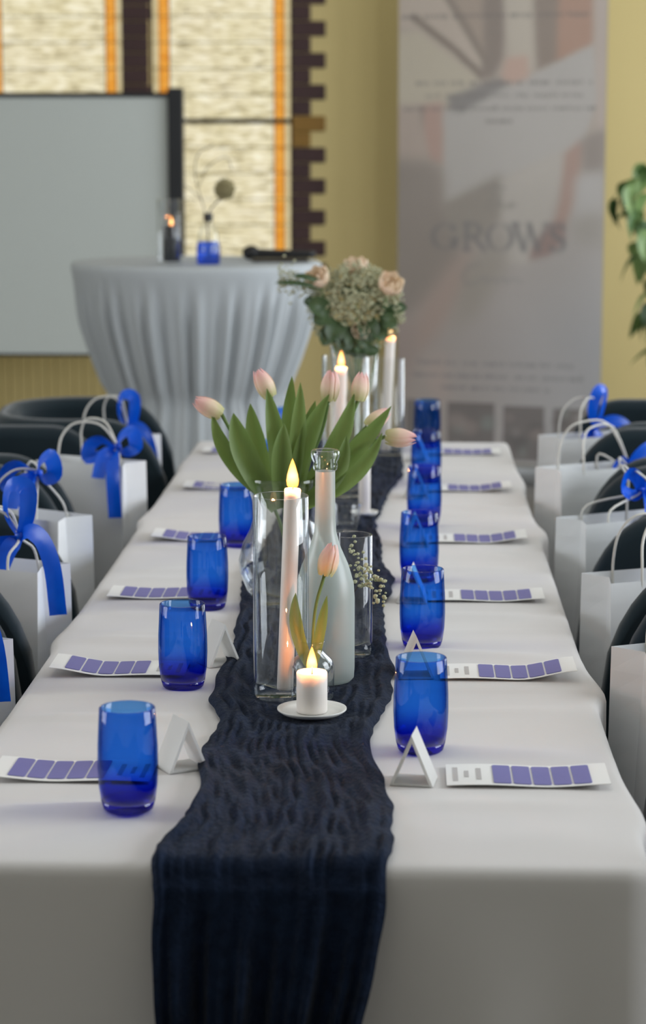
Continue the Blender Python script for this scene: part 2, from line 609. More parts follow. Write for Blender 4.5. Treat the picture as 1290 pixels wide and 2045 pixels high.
# leaded window lights: pale edge strip, orange border pieces, pale field panes, iron bars
PITCH = 0.118
for wi, (wx0, wx1) in enumerate(LIGHTS):
    fr = bpy.data.objects.new(f'window_{wi + 1}', None)
    COL.objects.link(fr)
    struct(fr)
    yg = Y1 + 0.07
    fv = join(box(wx0, wx0 + 0.012, yg - 0.02, yg + 0.02, *WIN_Z), box(wx1 - 0.012, wx1, yg - 0.02, yg + 0.02, *WIN_Z),
              box(wx0 + 0.012, wx1 - 0.012, yg - 0.02, yg + 0.02, WIN_Z[0], WIN_Z[0] + 0.02),
              box(wx0 + 0.012, wx1 - 0.012, yg - 0.02, yg + 0.02, WIN_Z[1] - 0.02, WIN_Z[1]))
    obj('window_frame', *fv, mat='lead', parent=fr, smooth=False)
    src = {}
    zr = list(np.arange(Z_REF + 0.012 - 6 * PITCH, WIN_Z[1], PITCH))
    zr = [z for z in zr if z > WIN_Z[0] + 0.03]
    zr = [WIN_Z[0] + 0.02] + zr + [WIN_Z[1] - 0.02]
    e, b = 0.024, 0.048
    cols = [(wx0 + 0.012, wx0 + 0.012 + e, 'lit_glass_edge'), (wx0 + 0.016 + e, wx0 + 0.012 + e + b, 'lit_glass_orange'),
            (wx0 + 0.018 + e + b, wx1 - 0.018 - e - b, 'lit_glass_pale'),
            (wx1 - 0.012 - e - b, wx1 - 0.016 - e, 'lit_glass_orange'), (wx1 - 0.012 - e, wx1 - 0.012, 'lit_glass_edge')]
    for z0, z1 in zip(zr, zr[1:]):
        for a, c, m in cols:
            key = (round(c - a, 4), round(z1 - z0, 4), m)
            if key not in src:
                w2, h2 = (c - a) / 2, (z1 - z0) / 2 - 0.0014
                src[key] = obj('pane', *box(-w2, w2, -0.003, 0.003, -h2, h2), mat=m, parent=fr, smooth=False)
                o = src[key]
            else:
                o = share(src[key], 'pane', fr)
            o.location = ((a + c) / 2, yg + random.uniform(-0.002, 0.002), (z0 + z1) / 2)
    for a in (wx0 + 0.014 + e, wx0 + 0.015 + e + b, wx1 - 0.015 - e - b, wx1 - 0.014 - e):
        obj('lead_came', *box(a - 0.002, a + 0.002, yg - 0.005, yg + 0.005, WIN_Z[0] + 0.02, WIN_Z[1] - 0.02), mat='lead', parent=fr, smooth=False)
    for z in zr[1:-1]:
        big = abs(z - Z_REF - 0.012) < 0.01
        t = 0.011 if big else 0.0016
        obj('iron_bar' if big else 'lead_came', *box(wx0 + 0.012, wx1 - 0.012, yg - (0.02 if big else 0.006), yg - 0.0035 if big else yg + 0.005, z - t, z + t),
            mat='lead', parent=fr, smooth=False)

# daylight windows of the right-hand wall and the added left one (out of the frame)
for i, (yc, w) in enumerate(SIDE_WINDOWS + [ADDED_LEFT_WINDOW]):
    fr = bpy.data.objects.new(f'window_{i + 3}', None)
    COL.objects.link(fr)
    struct(fr)
    a0, a1 = yc - w / 2, yc + w / 2
    xw = X1 + 0.15 if i < 3 else X0 - 0.20
    obj('window_frame', *join(box(xw, xw + .05, a0, a0 + .06, *SIDE_Z), box(xw, xw + .05, a1 - .06, a1, *SIDE_Z),
                              box(xw, xw + .05, a0 + .06, a1 - .06, SIDE_Z[0], SIDE_Z[0] + .06), box(xw, xw + .05, a0 + .06, a1 - .06, SIDE_Z[1] - .06, SIDE_Z[1])),
        mat='window_frame_white', parent=fr, smooth=False)
    obj('glazing', *box(xw + .02, xw + .026, a0 + .06, a1 - .06, SIDE_Z[0] + .06, SIDE_Z[1] - .06), mat='glass_pane', parent=fr, smooth=False)

# vertical-board wainscot under the coloured window
wain = bpy.data.objects.new('trim_1', None)
COL.objects.link(wain)
struct(wain)
pv = bbox(-0.0205, 0.0205, -0.012, 0.012, -0.40, 0.40, 0.003, 1)
first = None
n_pl = 0
for x in np.arange(-2.45, -0.72, 0.043):
    if first is None:
        o = first = obj('plank', *pv, mat='plank_olive', parent=wain, smooth=False)
    else:
        o = share(first, 'plank', wain)
    o.location = (x, Y1 - 0.02, 0.48)
obj('cap_rail', *bbox(-2.48, -0.73, Y1 - 0.045, Y1 - 0.002, 0.882, 0.91, 0.004, 1), mat='plank_olive', parent=wain, smooth=False)
obj('backing_board', *box(-2.47, -0.74, Y1 - 0.008, Y1 - 0.002, 0.08, 0.88), mat='plank_olive', parent=wain, smooth=False)
obj('foot_rail', *bbox(-2.48, -0.73, Y1 - 0.04, Y1 - 0.002, 0.0, 0.08, 0.004, 1), mat='plank_olive', parent=wain, smooth=False)

# ------------------------------------------------------------------ projection screen
YS = 7.6
ps = thing('projection_screen', 'large pale projection screen with black frame in front of the coloured window', 'screen', (-1.72, YS, 0))
obj('screen_fabric', *box(-0.86, 0.83, -0.003, 0.003, 0.592, 1.695), mat='screen_white', parent=ps, smooth=False)
obj('frame_rail', *bbox(-0.86, 0.83, -0.012, 0.012, 1.695, 1.716, 0.003, 1), mat='black_paint', parent=ps, smooth=False)
obj('frame_rail', *bbox(-0.86, 0.83, -0.012, 0.012, 0.580, 0.592, 0.003, 1), mat='black_paint', parent=ps, smooth=False)
for sx in (0.862, -0.895):
    obj('post', *bbox(sx - 0.032, sx + 0.034, -0.03, 0.03, 0.03, 1.735, 0.005, 2), mat='black_paint', parent=ps, smooth=False)
    obj('foot', *bbox(sx - 0.03, sx + 0.03, -0.26, 0.30, 0.0, 0.03, 0.008, 2), mat='black_paint', parent=ps, smooth=False)


# ------------------------------------------------------------------ banner with a flat print
def build_banner():
    PX0, PX1 = 795.0, 1206.0                              # print units used for the picture
    TOP, BOT = -70.0, 925.0
    NX, NY = 207, 500
    X = np.linspace(PX0, PX1, NX)
    Yv = np.linspace(TOP, BOT, NY)
    GX, GY = np.meshgrid(X, Yv)
    img = np.zeros((NY, NX, 3))

    def inside(poly):
        m = np.zeros(GX.shape, bool)
        n = len(poly)
        for i in range(n):
            (xa, ya), (xb, yb) = poly[i], poly[(i + 1) % n]
            if ya == yb:
                continue
            c = ((ya > GY) != (yb > GY)) & (GX < (xb - xa) * (GY - ya) / (yb - ya) + xa)
            m ^= c
        return m

    def blur(a, r):
        for _ in range(3):
            for ax in (0, 1):
                k = 2 * r + 1
                pad = [(r, r) if q == ax else (0, 0) for q in range(a.ndim)]
                b = np.pad(a, pad, mode='edge')
                cs = np.cumsum(b, axis=ax)
                cs = np.insert(cs, 0, 0, axis=ax)
                a = (np.take(cs, range(k, cs.shape[ax]), axis=ax) - np.take(cs, range(0, cs.shape[ax] - k), axis=ax)) / k
        return a

    def paint(mask, col, alpha=1.0, soft=1):
        nonlocal img
        m = blur(mask.astype(float), soft) if soft else mask.astype(float)
        m = (m * alpha)[..., None]
        img = img * (1 - m) + np.array(col, float) * m

    def poly(pts, col, alpha=1.0, soft=2):
        paint(inside(pts), col, alpha, soft)

    def stroke(pts, width, col, alpha=1.0, soft=1):
        m = np.zeros(GX.shape, bool)
        for (xa, ya), (xb, yb) in zip(pts, pts[1:]):
            dx, dy = xb - xa, yb - ya
            t = np.clip(((GX - xa) * dx + (GY - ya) * dy) / (dx * dx + dy * dy + 1e-9), 0, 1)
            w = width if not isinstance(width, tuple) else width[0] + (width[1] - width[0]) * t
            m |= np.hypot(GX - xa - t * dx, GY - ya - t * dy) < w / 2
        paint(m, col, alpha, soft)

    # ground tones
    t = np.clip((GY - 250) / 420, 0, 1)[..., None]
    sx = np.clip((GX - 800) / 400, 0, 1)[..., None]
    img = (1 - t) * np.array([150, 138, 128]) + t * ((1 - sx) * np.array([138, 126, 120]) + sx * np.array([148, 148, 152]))
    # clothing, arms, folded sheet of paper
    poly([(795, 60), (840, 55), (960, 150), (930, 205), (870, 200), (795, 205)], (166, 156, 138))
    poly([(795, -70), (870, -70), (985, 120), (960, 150), (835, 55), (795, 50)], (164, 150, 138))
    poly([(870, -70), (960, -70), (1000, 120), (985, 128), (930, 60)], (140, 124, 112))
    stroke([(825, 30), (905, 92), (962, 145)], 14, (108, 96, 86))
    stroke([(880, -30), (930, 50), (975, 125)], 15, (114, 102, 92))
    poly([(960, -70), (1008, -70), (1004, 110), (985, 150), (955, 150), (968, 110)], (112, 100, 92))
    poly([(1000, -70), (1062, -70), (1066, 128), (1052, 150), (1016, 125)], (166, 156, 143))
    poly([(1058, -70), (1122, -70), (1122, 115), (1072, 136)], (116, 102, 92))
    poly([(1112, -70), (1180, -70), (1180, 86), (1108, 120)], (146, 112, 95))
    poly([(1178, -70), (1206, -70), (1206, 270), (1190, 250)], (160, 146, 138))
    poly([(1180, 88), (1188, 200), (1162, 282), (1010, 350), (888, 402), (884, 216), (1005, 166), (1075, 138)], (155, 150, 146), soft=1)
    poly([(892, 188), (1000, 150), (1022, 160), (968, 192), (925, 218), (902, 214)], (108, 104, 102))
    poly([(1010, 112), (1052, 106), (1056, 150), (1022, 164), (1000, 150)], (168, 138, 124))
    poly([(838, 205), (884, 196), (886, 322), (858, 312), (846, 262)], (154, 124, 113))
    poly([(826, 212), (848, 206), (840, 262), (826, 250)], (116, 104, 96))
    poly([(795, 205), (838, 205), (846, 262), (856, 312), (795, 315)], (152, 136, 126))
    poly([(795, 312), (860, 316), (886, 330), (888, 404), (930, 430), (925, 520), (860, 600), (795, 640)], (118, 108, 101), soft=5)
    poly([(886, 402), (1000, 340), (1030, 372), (1010, 420), (960, 480), (905, 470)], (122, 114, 106), soft=3)
    poly([(1000, 352), (1125, 292), (1132, 330), (1096, 440), (1060, 520), (1010, 520), (1005, 420)], (160, 153, 146), soft=3)
    poly([(1128, 300), (1160, 270), (1166, 290), (1148, 400), (1128, 450), (1108, 440), (1120, 390)], (146, 118, 107), soft=2)
    poly([(1098, 440), (1128, 428), (1132, 470), (1102, 500), (1060, 512), (1068, 482)], (122, 98, 92), soft=2)
    poly([(1160, 270), (1206, 250), (1206, 345), (1165, 340)], (122, 112, 106), soft=3)
    poly([(1150, 345), (1206, 330), (1206, 420), (1150, 430)], (158, 154, 152), soft=4)
    poly([(1140, 430), (1206, 410), (1206, 480), (1150, 470)], (138, 132, 126), soft=6)
    poly([(905, 520), (960, 470), (950, 560), (880, 660), (845, 700), (815, 690), (850, 600)], (142, 122, 113), soft=6)
    poly([(935, 520), (1010, 440), (1020, 520), (960, 620), (905, 660)], (132, 124, 116), soft=6)
    poly([(795, 640), (835, 640), (835, 720), (795, 790)], (134, 118, 112), soft=6)
    poly([(848, 720), (895, 700), (902, 800), (868, 800)], (150, 134, 128), soft=5)

    # paragraph lines too small to read: rows of grey word marks
    def words(y, xa, xb, col, h=7, alpha=0.6):
        rs = random.Random(int(y * 7 + xa))
        x = xa
        while x < xb:
            w = rs.uniform(18, 58)
            w = min(w, xb - x)
            q = x
            while q < x + w - 2:
                lw = rs.uniform(3.0, 5.5)
                up = rs.choice((0, 0, 0, 3, -2))
                poly([(q, y - h / 2 - max(0, up)), (q + lw, y - h / 2), (q + lw, y + h / 2 + max(0, -up)), (q, y + h / 2)], col, alpha, 0)
                q += lw + 1.6
            x += w + 7
    ink = (84, 78, 76)
    words(29, 802, 1172, ink, 9, 0.5)
    words(160, 830, 1180, ink, 7, 0.5)
    words(185, 850, 1160, ink, 7, 0.45)
    words(211, 806, 1190, ink, 7, 0.55)
    words(236, 972, 1024, ink, 8, 0.6)
    words(722, 838, 1150, (90, 88, 92), 8, 0.5)
    words(748, 826, 1172, (90, 88, 92), 8, 0.5)
    words(773, 886, 1106, (90, 88, 92), 8, 0.5)

    # the big serif word
    g = (88, 86, 87)

    def arc(cx, cy, rx, ry, a0, a1, w0, w1, a=0.75):
        """elliptical stroke, heavy at the sides and thin at top and bottom"""
        n = 26
        m = np.zeros(GX.shape, bool)
        for i in range(n):
            th = math.radians(a0 + (a1 - a0) * i / (n - 1))
            px, py = cx + rx * math.cos(th), cy - ry * math.sin(th)
            w = w1 + (w0 - w1) * abs(math.cos(th)) ** 1.5
            m |= np.hypot(GX - px, GY - py) < w / 2
        # fill between samples
        paint(m, g, a, 1)

    def bar(pts, w, a=0.75):
        stroke(pts, w, g, a, 1)
    A = 0.92
    yt, yb = 440, 492
    ym = (yt + yb) / 2
    arc(891, ym, 23, 25, 40, 335, 9, 3.5, A)              # G
    bar([(912, ym + 6), (912, yb - 6)], 8, A)
    bar([(902, ym + 5), (921, ym + 5)], 3.5, A)
    bar([(909, yt + 2), (910, yt + 14)], 3.5, A)
    bar([(936, yt), (936, yb)], 8.5, A)                   # R
    bar([(928, yt), (950, yt)], 3.5, A)
    bar([(928, yb), (945, yb)], 3.5, A)
    arc(948, yt + 13, 14, 13, 90, -90, 8, 3.5, A)
    bar([(938, yt + 26), (950, yt + 26)], 3.5, A)
    bar([(950, yt + 27), (972, yb)], 8, A)
    arc(1002, ym, 24, 26, 0, 360, 9.5, 3.5, A)            # O
    bar([(1032, yt), (1050, yb)], 8.5, A)                 # W
    bar([(1050, yb), (1062, yt + 4)], 4, A)
    bar([(1060, yt), (1078, yb)], 8.5, A)
    bar([(1078, yb), (1094, yt)], 4, A)
    bar([(1024, yt), (1042, yt)], 3.5, A)
    bar([(1086, yt), (1102, yt)], 3.5, A)
    arc(1117, yt + 13, 12, 12.5, 30, 250, 8, 4, A)        # S
    bar([(1110, yt + 21), (1125, yb - 20)], 8, A)
    arc(1116, yb - 13, 13, 13, 60, -150, 8, 4, A)
    bar([(1128, yt + 2), (1128, yt + 12)], 3.5, A)
    bar([(1103, yb - 12), (1104, yb)], 3.5, A)
    # small script above and below it, as faint as in the picture
    stroke([(972, 372), (990, 362), (1012, 368)], 5, (108, 103, 98), 0.7)
    stroke([(995, 362), (984, 392), (976, 408)], 5, (108, 103, 98), 0.7)
    stroke([(1004, 372), (994, 408), (1003, 396), (1009, 408), (1018, 402), (1026, 396), (1020, 408), (1034, 400)], 4, (108, 103, 98), 0.7)
    stroke([(962, 520), (940, 526), (928, 545), (936, 562), (958, 558)], 6, (112, 108, 104), 0.6)
    stroke([(962, 552), (974, 545), (976, 558), (990, 548), (996, 558), (1012, 546), (1014, 558), (1030, 548), (1046, 556)], 5, (112, 110, 110), 0.55)

    # row of little photographs along the foot
    rs = np.random.default_rng(5)
    for (a, b, y0, y1) in ((795, 801, 800, 912), (814, 880, 800, 912), (900, 996, 802, 915), (1013, 1096, 806, 918), (1114, 1206, 808, 920)):
        m = inside([(a, y0), (b, y0), (b, y1), (a, y1)])
        paint(m, (84, 78, 77), 1.0, 0)
        for _ in range(9):
            cx, cy = rs.uniform(a, b), rs.uniform(y0, y1)
            q = m & (((GX - cx) / rs.uniform(6, 22)) ** 2 + ((GY - cy) / rs.uniform(5, 16)) ** 2 < 1)
            paint(q, [(118, 106, 102), (66, 62, 62), (104, 112, 108), (142, 136, 134)][rs.integers(0, 4)], 0.8, 2)

    img = img * 0.72 + np.array([146, 139, 134]) * 0.28
    img = np.clip(img * BANNER_GAIN, 0, 250)
    W = math.hypot(0.989 - 0.098, 7.95 - 7.68)
    zt, zb = 2.264, 0.088
    top_y = lambda y: zt + (zb - zt) * (y - TOP) / (BOT - TOP)
    V, Fc = [], []
    for j in range(NY):
        for i in range(NX):
            u = (i / (NX - 1) - 0.5) * W
            V.append((u, 0.004 * math.sin(u * 5), top_y(Yv[j])))
    for j in range(NY - 1):
        for i in range(NX - 1):
            a = j * NX + i
            Fc.append((a, a + NX, a + NX + 1, a + 1))
    root = thing('roll_up_banner', 'tall roll-up banner printed with the word GROWS and a photograph, beside the coloured window', 'banner',
                 ((0.098 + 0.989) / 2, (7.95 + 7.68) / 2, 0), math.atan2(7.68 - 7.95, 0.989 - 0.098))
    nt = NT('banner_print')
    at = nt.n('VertexColor', _layer_name='print')
    nz = nt.n('TexNoise', Vector=position(nt), Scale=3.0)
    mx = nt.n('MixRGB', Fac=0.04, Color1=at.outputs[0], Color2=nz.outputs[0])
    nt.end(nt.n('BsdfPrincipled', Base__Color=mx.outputs[0], Roughness=0.6).outputs[0])
    o = obj('printed_sheet', V, Fc, 'banner_print', root)
    ca = o.data.color_attributes.new('print', 'FLOAT_COLOR', 'POINT')
    f = img.reshape(-1, 3) / 255.0
    l = np.where(f <= 0.04045, f / 12.92, ((f + 0.055) / 1.055) ** 2.4)
    ca.data.foreach_set('color', np.concatenate([l, np.ones((len(l), 1))], axis=1).astype(np.float32).ravel())
    obj('back_sheet', *box(-W / 2, W / 2, 0.008, 0.010, zb, zt), mat='aluminium', parent=root, smooth=False)
    obj('base_cassette', *bbox(-W / 2 - 0.02, W / 2 + 0.02, -0.05, 0.05, 0.0, 0.085, 0.012, 2), mat='aluminium', parent=root)
    obj('top_rail', *bbox(-W / 2, W / 2, -0.012, 0.018, zt, zt + 0.03, 0.004, 1), mat='aluminium', parent=root)
    obj('support_pole', *tube([(0, 0.03, 0.08), (0, 0.03, 1.2), (0, 0.03, zt)], 0.011), mat='aluminium', parent=root)


BANNER_GAIN = 1.22
build_banner()


# ------------------------------------------------------------------ potted plant at the right
def leaf_mesh(L=0.1, W=0.06, fold=0.25, droop=0.35, nseg=6, pointy=1.0):
    V, Fc = [], []
    for i in range(nseg + 1):
        t = i / nseg
        w = W / 2 * (math.sin(math.pi * min(1, t ** 0.75)) ** 0.8) * (1 - 0.15 * t * pointy)
        z = -droop * L * t * t
        y = L * t
        for s in (-1, -0.5, 0, 0.5, 1):
            V.append((w * s, y, z + fold * w * abs(s)))
    for i in range(nseg):
        for k in range(4):
            a = i * 5 + k
            Fc.append((a, a + 1, a + 6, a + 5))
    return V, Fc


def build_plant():
    root = thing('potted_plant', 'tall leafy green potted plant beside the banner', 'plant', (1.22, 6.85, 0))
    obj('pot', *lathe([(0, 0), (0.12, 0), (0.16, 0.30), (0.172, 0.30), (0.172, 0.34), (0.155, 0.34), (0.15, 0.30), (0, 0.30)], 28), mat='terracotta', parent=root)
    obj('soil', *lathe([(0, 0.315), (0.149, 0.31)], 24), mat='soil', parent=root)
    stems = []
    for (bx, by, tx, ty, tz) in ((0, 0, -0.02, -0.02, 1.30), (0.03, 0.03, 0.16, 0.06, 1.42), (-0.03, 0.02, -0.10, 0.05, 1.05)):
        pts = bez([(bx, by, 0.3), (bx * 1.5 + 0.02, by, 0.65), (tx * 0.8, ty, tz - 0.35), (tx, ty, tz)], 15)
        obj('stem', *tube(pts, [0.014 - 0.008 * i / (len(pts) - 1) for i in range(len(pts))], 7), mat='leaf_ivy', parent=root)
        stems.append(pts)
    # leaf positions: local x to the left reaches into view; a drooping cluster
    srcs = [obj('leaf', *leaf_mesh(0.115, 0.085, 0.35, 0.6), mat=m, parent=root) for m in ('leaf_ivy', 'leaf_ivy_pale', 'leaf_dark')]
    spots = [(-0.10, -0.10, 1.40, 100, 15, 0), (-0.16, -0.10, 1.37, 115, -10, 1), (-0.07, -0.12, 1.42, 70, 20, 0), (-0.20, -0.08, 1.33, 150, -50, 0),
             (-0.26, -0.08, 1.30, 165, -60, 0), (-0.25, -0.10, 1.285, 200, -70, 2), (-0.13, -0.12, 1.31, 120, -30, 1), (-0.17, -0.10, 1.24, 140, -55, 0),
             (-0.10, -0.12, 1.24, 95, -40, 1), (-0.13, -0.12, 1.17, 120, -60, 1), (-0.07, -0.12, 1.18, 80, -45, 0), (-0.10, -0.12, 1.10, 110, -60, 2),
             (-0.04, -0.12, 1.09, 70, -60, 1), (-0.07, -0.12, 1.03, 100, -70, 0), (-0.03, -0.12, 0.985, 120, -60, 2), (-0.04, -0.12, 0.93, 95, -70, 2),
             (-0.05, -0.12, 0.85, 120, -75, 2), (-0.03, -0.12, 0.79, 110, -75, 0)]
    for i in range(40):                                    # the mass of foliage toward the banner
        t = i / 39
        z = 1.44 - 0.70 * t
        spread = 0.17 * (1 - t) ** 0.6 + 0.05
        spots.append((-0.02 - spread * random.random() * 0.95, random.uniform(-0.14, 0.06), z + random.uniform(-.02, .02), random.uniform(60, 200), random.uniform(-75, 5), random.choice((0, 1, 1, 0, 2))))
    for i in range(34):
        t = random.uniform(0.25, 1)
        p = stems[i % 3][int(t * (len(stems[0]) - 1))]
        a = random.uniform(-70, 250)
        spots.append((p.x + 0.07 * math.cos(R(a)) + 0.05, p.y + 0.07 * math.sin(R(a)), p.z, a, random.uniform(-60, 20), random.randrange(3)))
    used = set()
    for (x, y, z, a, tilt, k) in spots:
        o = srcs[k] if k not in used else share(srcs[k], 'leaf', root)
        used.add(k)
        o.location = (x, y, z)
        o.rotation_euler = (R(tilt), R(random.uniform(-30, 30)), R(a - 90 + random.uniform(-15, 15)))


build_plant()

# ------------------------------------------------------------------ high cocktail table with gathered cloth
CT = (-0.538, 5.0)
CT_Z = 1.128


def build_high_table():
    root = thing('high_table', 'round bar table hidden under a gathered white cloth', 'table', (*CT, 0))
    obj('table_top', *lathe([(0, CT_Z - 0.03), (0.385, CT_Z - 0.03), (0.392, CT_Z - 0.02), (0.392, CT_Z - 0.006), (0, CT_Z - 0.006)], 48), mat='wood_top', parent=root)
    obj('column', *lathe([(0.035, 0.03), (0.03, 0.1), (0.03, CT_Z - 0.03)], 20), mat='aluminium', parent=root)
    obj('foot', *lathe([(0, 0), (0.24, 0), (0.24, 0.012), (0.05, 0.03), (0, 0.03)], 36), mat='aluminium', parent=root)
    # cloth: flat top, tapered and gathered to a tied waist, flaring again to the floor
    seg = 360
    prof = [(0.0, CT_Z), (0.20, CT_Z), (0.37, CT_Z), (0.392, CT_Z - 0.001), (0.400, CT_Z - 0.006), (0.402, CT_Z - 0.016)]
    zw = 0.70
    for i in range(1, 22):
        t = i / 21
        z = CT_Z - 0.016 + (zw - CT_Z + 0.016) * t
        r = 0.402 - 0.125 * (0.55 * t + 0.45 * t * t)
        prof.append((r, z))
    for i in range(1, 16):
        t = i / 15
        prof.append((0.277 + 0.085 * t ** 0.8, zw + (0.012 - zw) * t))
    ph = [random.uniform(0, 6.28) for _ in range(6)]

    def fold(th, q):
        s = (0.8 * math.sin(34 * th + ph[0] + 1.6 * math.sin(3 * th + ph[1])) + 0.7 * math.sin(53 * th + ph[2] + 2.0 * math.sin(2 * th)) + 0.35 * math.sin(13 * th + ph[3]))
        return q * s
    V, Fc = [], []
    n = len(prof)
    V.append((0, 0, CT_Z))
    for r, z in prof[1:]:
        q = 0.0
        if z < CT_Z - 0.03:
            d = CT_Z - 0.03 - z
            q = 0.014 * sstep(0, 0.18, d)
            if abs(z - zw) < 0.03:
                q *= 0.7
            if z < zw:
                q = 0.008 + 0.012 * sstep(zw, 0.1, z) if False else 0.008 + 0.010 * (zw - z) / zw
        for k in range(seg):
            th = 2 * math.pi * k / seg
            rr = r + fold(th, q)
            V.append((rr * math.cos(th), rr * math.sin(th), z))
    for k in range(seg):
        Fc.append((0, 1 + k, 1 + (k + 1) % seg))
    for i in range(n - 2):
        for k in range(seg):
            k2 = (k + 1) % seg
            a, b = 1 + i * seg, 1 + (i + 1) * seg
            Fc.append((a + k, b + k, b + k2, a + k2))
    cl = obj('tablecloth', V, Fc, 'cloth_cool', loc=(*CT, 0))
    tag(cl, 'white cloth draped over round bar table and gathered at the waist', 'tablecloth')


build_high_table()


# ------------------------------------------------------------------ candles, glassware
def flame_vf(h=0.03, r=0.0055):
    return lathe([(0, 0), (r * 0.55, h * 0.04), (r * 0.9, h * 0.15), (r, h * 0.3), (r * 0.85, h * 0.5), (r * 0.5, h * 0.75), (r * 0.2, h * 0.92), (0, h)], 14)


def candle(name, label, loc, r, h, wax='wax_white', lean=(0, 0), flame=0.032, power=0.5, cat='candle', group=None, plate=None):
    root = thing(name, label, cat, loc, 0, group)
    rx, ry = lean
    cup = min(0.009, r * 0.55)                             # molten hollow the flame burns in
    prof = [(0, 0), (r * 0.96, 0), (r, 0.002), (r, h - 0.002), (r * 0.94, h), (r * 0.86, h - 0.001), (r * 0.76, h - cup * 0.6), (r * 0.55, h - cup), (0, h - cup)]
    w = obj('wax', *lathe(prof, 28), mat=wax, parent=root)
    w.rotation_euler = (rx, ry, 0)
    k = obj('wick', *tube([(0, 0, h - cup - 0.001), (0.0005, 0, h + 0.004)], 0.0008, 6), mat='wick', parent=root)
    k.rotation_euler = (rx, ry, 0)
    if flame:
        tip = Matrix.Rotation(ry, 4, 'Y') @ Matrix.Rotation(rx, 4, 'X') @ Vector((0, 0, h - cup * 0.3))
        obj('flame', *flame_vf(flame, flame * 0.2), mat='flame', parent=root, loc=tip)
        d = bpy.data.lights.new('candle_light', 'POINT')
        d.energy = power
        d.color = (1.0, 0.30, 0.08)
        d.shadow_soft_size = 0.004
        lo = bpy.data.objects.new('candle_light', d)
        COL.objects.link(lo)
        lo.parent = root
        lo.location = tip + Vector((0, 0, flame * 0.22))
    return root


def dish(name, label, loc, r, group=None):
    prof = [(0, 0.001), (r * 0.6, 0.001), (r * 0.85, 0.003), (r, 0.008), (r, 0.010), (r * 0.84, 0.006), (r * 0.6, 0.004), (0, 0.004)]
    o = obj(name, *lathe(prof, 40), mat='plate_white', loc=loc)
    return tag(o, label, 'dish', group)


def glass_vessel(name, label, loc, outer, mat='glass_clear', th=0.0025, cat='vase', base=0.006, group=None, seg=48):
    """outer: (r, z) from foot to rim; adds the inner wall and a thick floor"""
    inner = [(max(0.002, r - th), max(z, base)) for r, z in outer if z >= base * 0.9]
    prof = [(0, 0)] + outer + [(outer[-1][0] - th * 0.5, outer[-1][1] + 0.001)] + inner[::-1] + [(0, base)]
    o = obj(name, *lathe(prof, seg), mat=mat, loc=loc)
    return tag(o, label, cat, group)


RZ = 0.756                                                # top of the runner
TZ = 0.7502

# -- near group
dish('candle_dish', 'round white dish under the short candle', (0.013, 0.560, RZ), 0.046)
candle('pillar_candle', 'short white candle burning on a small dish nearest the camera', (0.013, 0.560, RZ + 0.0045), 0.0205, 0.055, flame=0.036)
glass_vessel('hurricane_vase', 'tall clear glass cylinder around the near white taper candle', (-0.033, 0.660, RZ),
             [(0.034, 0.0), (0.0375, 0.004), (0.038, 0.02), (0.038, 0.20), (0.038, 0.278)], base=0.010)
candle('taper_candle', 'tall white taper candle leaning inside the near glass cylinder', (-0.028, 0.660, RZ + 0.0105), 0.0112, 0.278, lean=(0, R(2.3)), flame=0.043)
bt = thing('frosted_bottle', 'frosted white glass bottle with long neck and clear lip behind the near candles', 'bottle', (0.0235, 0.762, RZ))
obj('bottle_body', *lathe([(0, 0), (0.036, 0), (0.0405, 0.005), (0.0415, 0.02), (0.0415, 0.118), (0.040, 0.140), (0.033, 0.165), (0.022, 0.190), (0.0155, 0.212), (0.0142, 0.235), (0.0138, 0.298)], 40), mat='glass_frosted', parent=bt)
obj('bottle_lip', *lathe([(0.0138, 0.298), (0.0165, 0.300), (0.0175, 0.305), (0.0165, 0.310), (0.0185, 0.314), (0.0205, 0.320), (0.0200, 0.326), (0.0175, 0.328), (0.0120, 0.326), (0.0115, 0.298)], 36), mat='glass_clear', parent=bt)
glass_vessel('bud_vase', 'small clear bottle vase holding a single tulip behind the short candle', (0.010, 0.650, RZ),
             [(0.026, 0), (0.0295, 0.004), (0.030, 0.045), (0.026, 0.056), (0.015, 0.066), (0.014, 0.075), (0.017, 0.080)], base=0.006)
glass_vessel('glass_cylinder', 'clear straight-sided glass with white blossom sprig right of the frosted bottle', (0.058, 0.925, RZ),
             [(0.026, 0), (0.029, 0.004), (0.0295, 0.02), (0.0295, 0.180)], base=0.012)
glass_vessel('tulip_vase', 'clear round-bellied glass vase holding the tulip bouquet', (-0.062, 1.30, RZ),
             [(0.040, 0), (0.046, 0.004), (0.062, 0.025), (0.074, 0.055), (0.075, 0.075), (0.068, 0.102), (0.056, 0.125), (0.050, 0.145), (0.052, 0.170), (0.060, 0.200), (0.064, 0.212)], base=0.008)
glass_vessel('votive_glass', 'low ribbed clear glass behind the frosted bottle', (0.016, 2.02, RZ),
             [(0.024, 0), (0.027, 0.003), (0.030, 0.02), (0.034, 0.045), (0.036, 0.055)], base=0.012, seg=16)
# -- middle group
dish('candle_dish', 'small white dish under the middle candle right of the tulips', (0.053, 2.21, RZ), 0.028)
candle('candle', 'pale taper candle on small dish behind the tulips', (0.053, 2.21, RZ + 0.0045), 0.0118, 0.112, flame=0.026)
glass_vessel('hurricane_vase', 'tall clear glass cylinder around the middle taper candle, below the rose bouquet', (0.008, 2.46, RZ),
             [(0.044, 0), (0.050, 0.004), (0.051, 0.02), (0.051, 0.302)], base=0.010)
candle('taper_candle', 'white taper candle burning just below the rose bouquet', (-0.010, 2.46, RZ + 0.0105), 0.0125, 0.268, lean=(0, R(1.8)), flame=0.038)
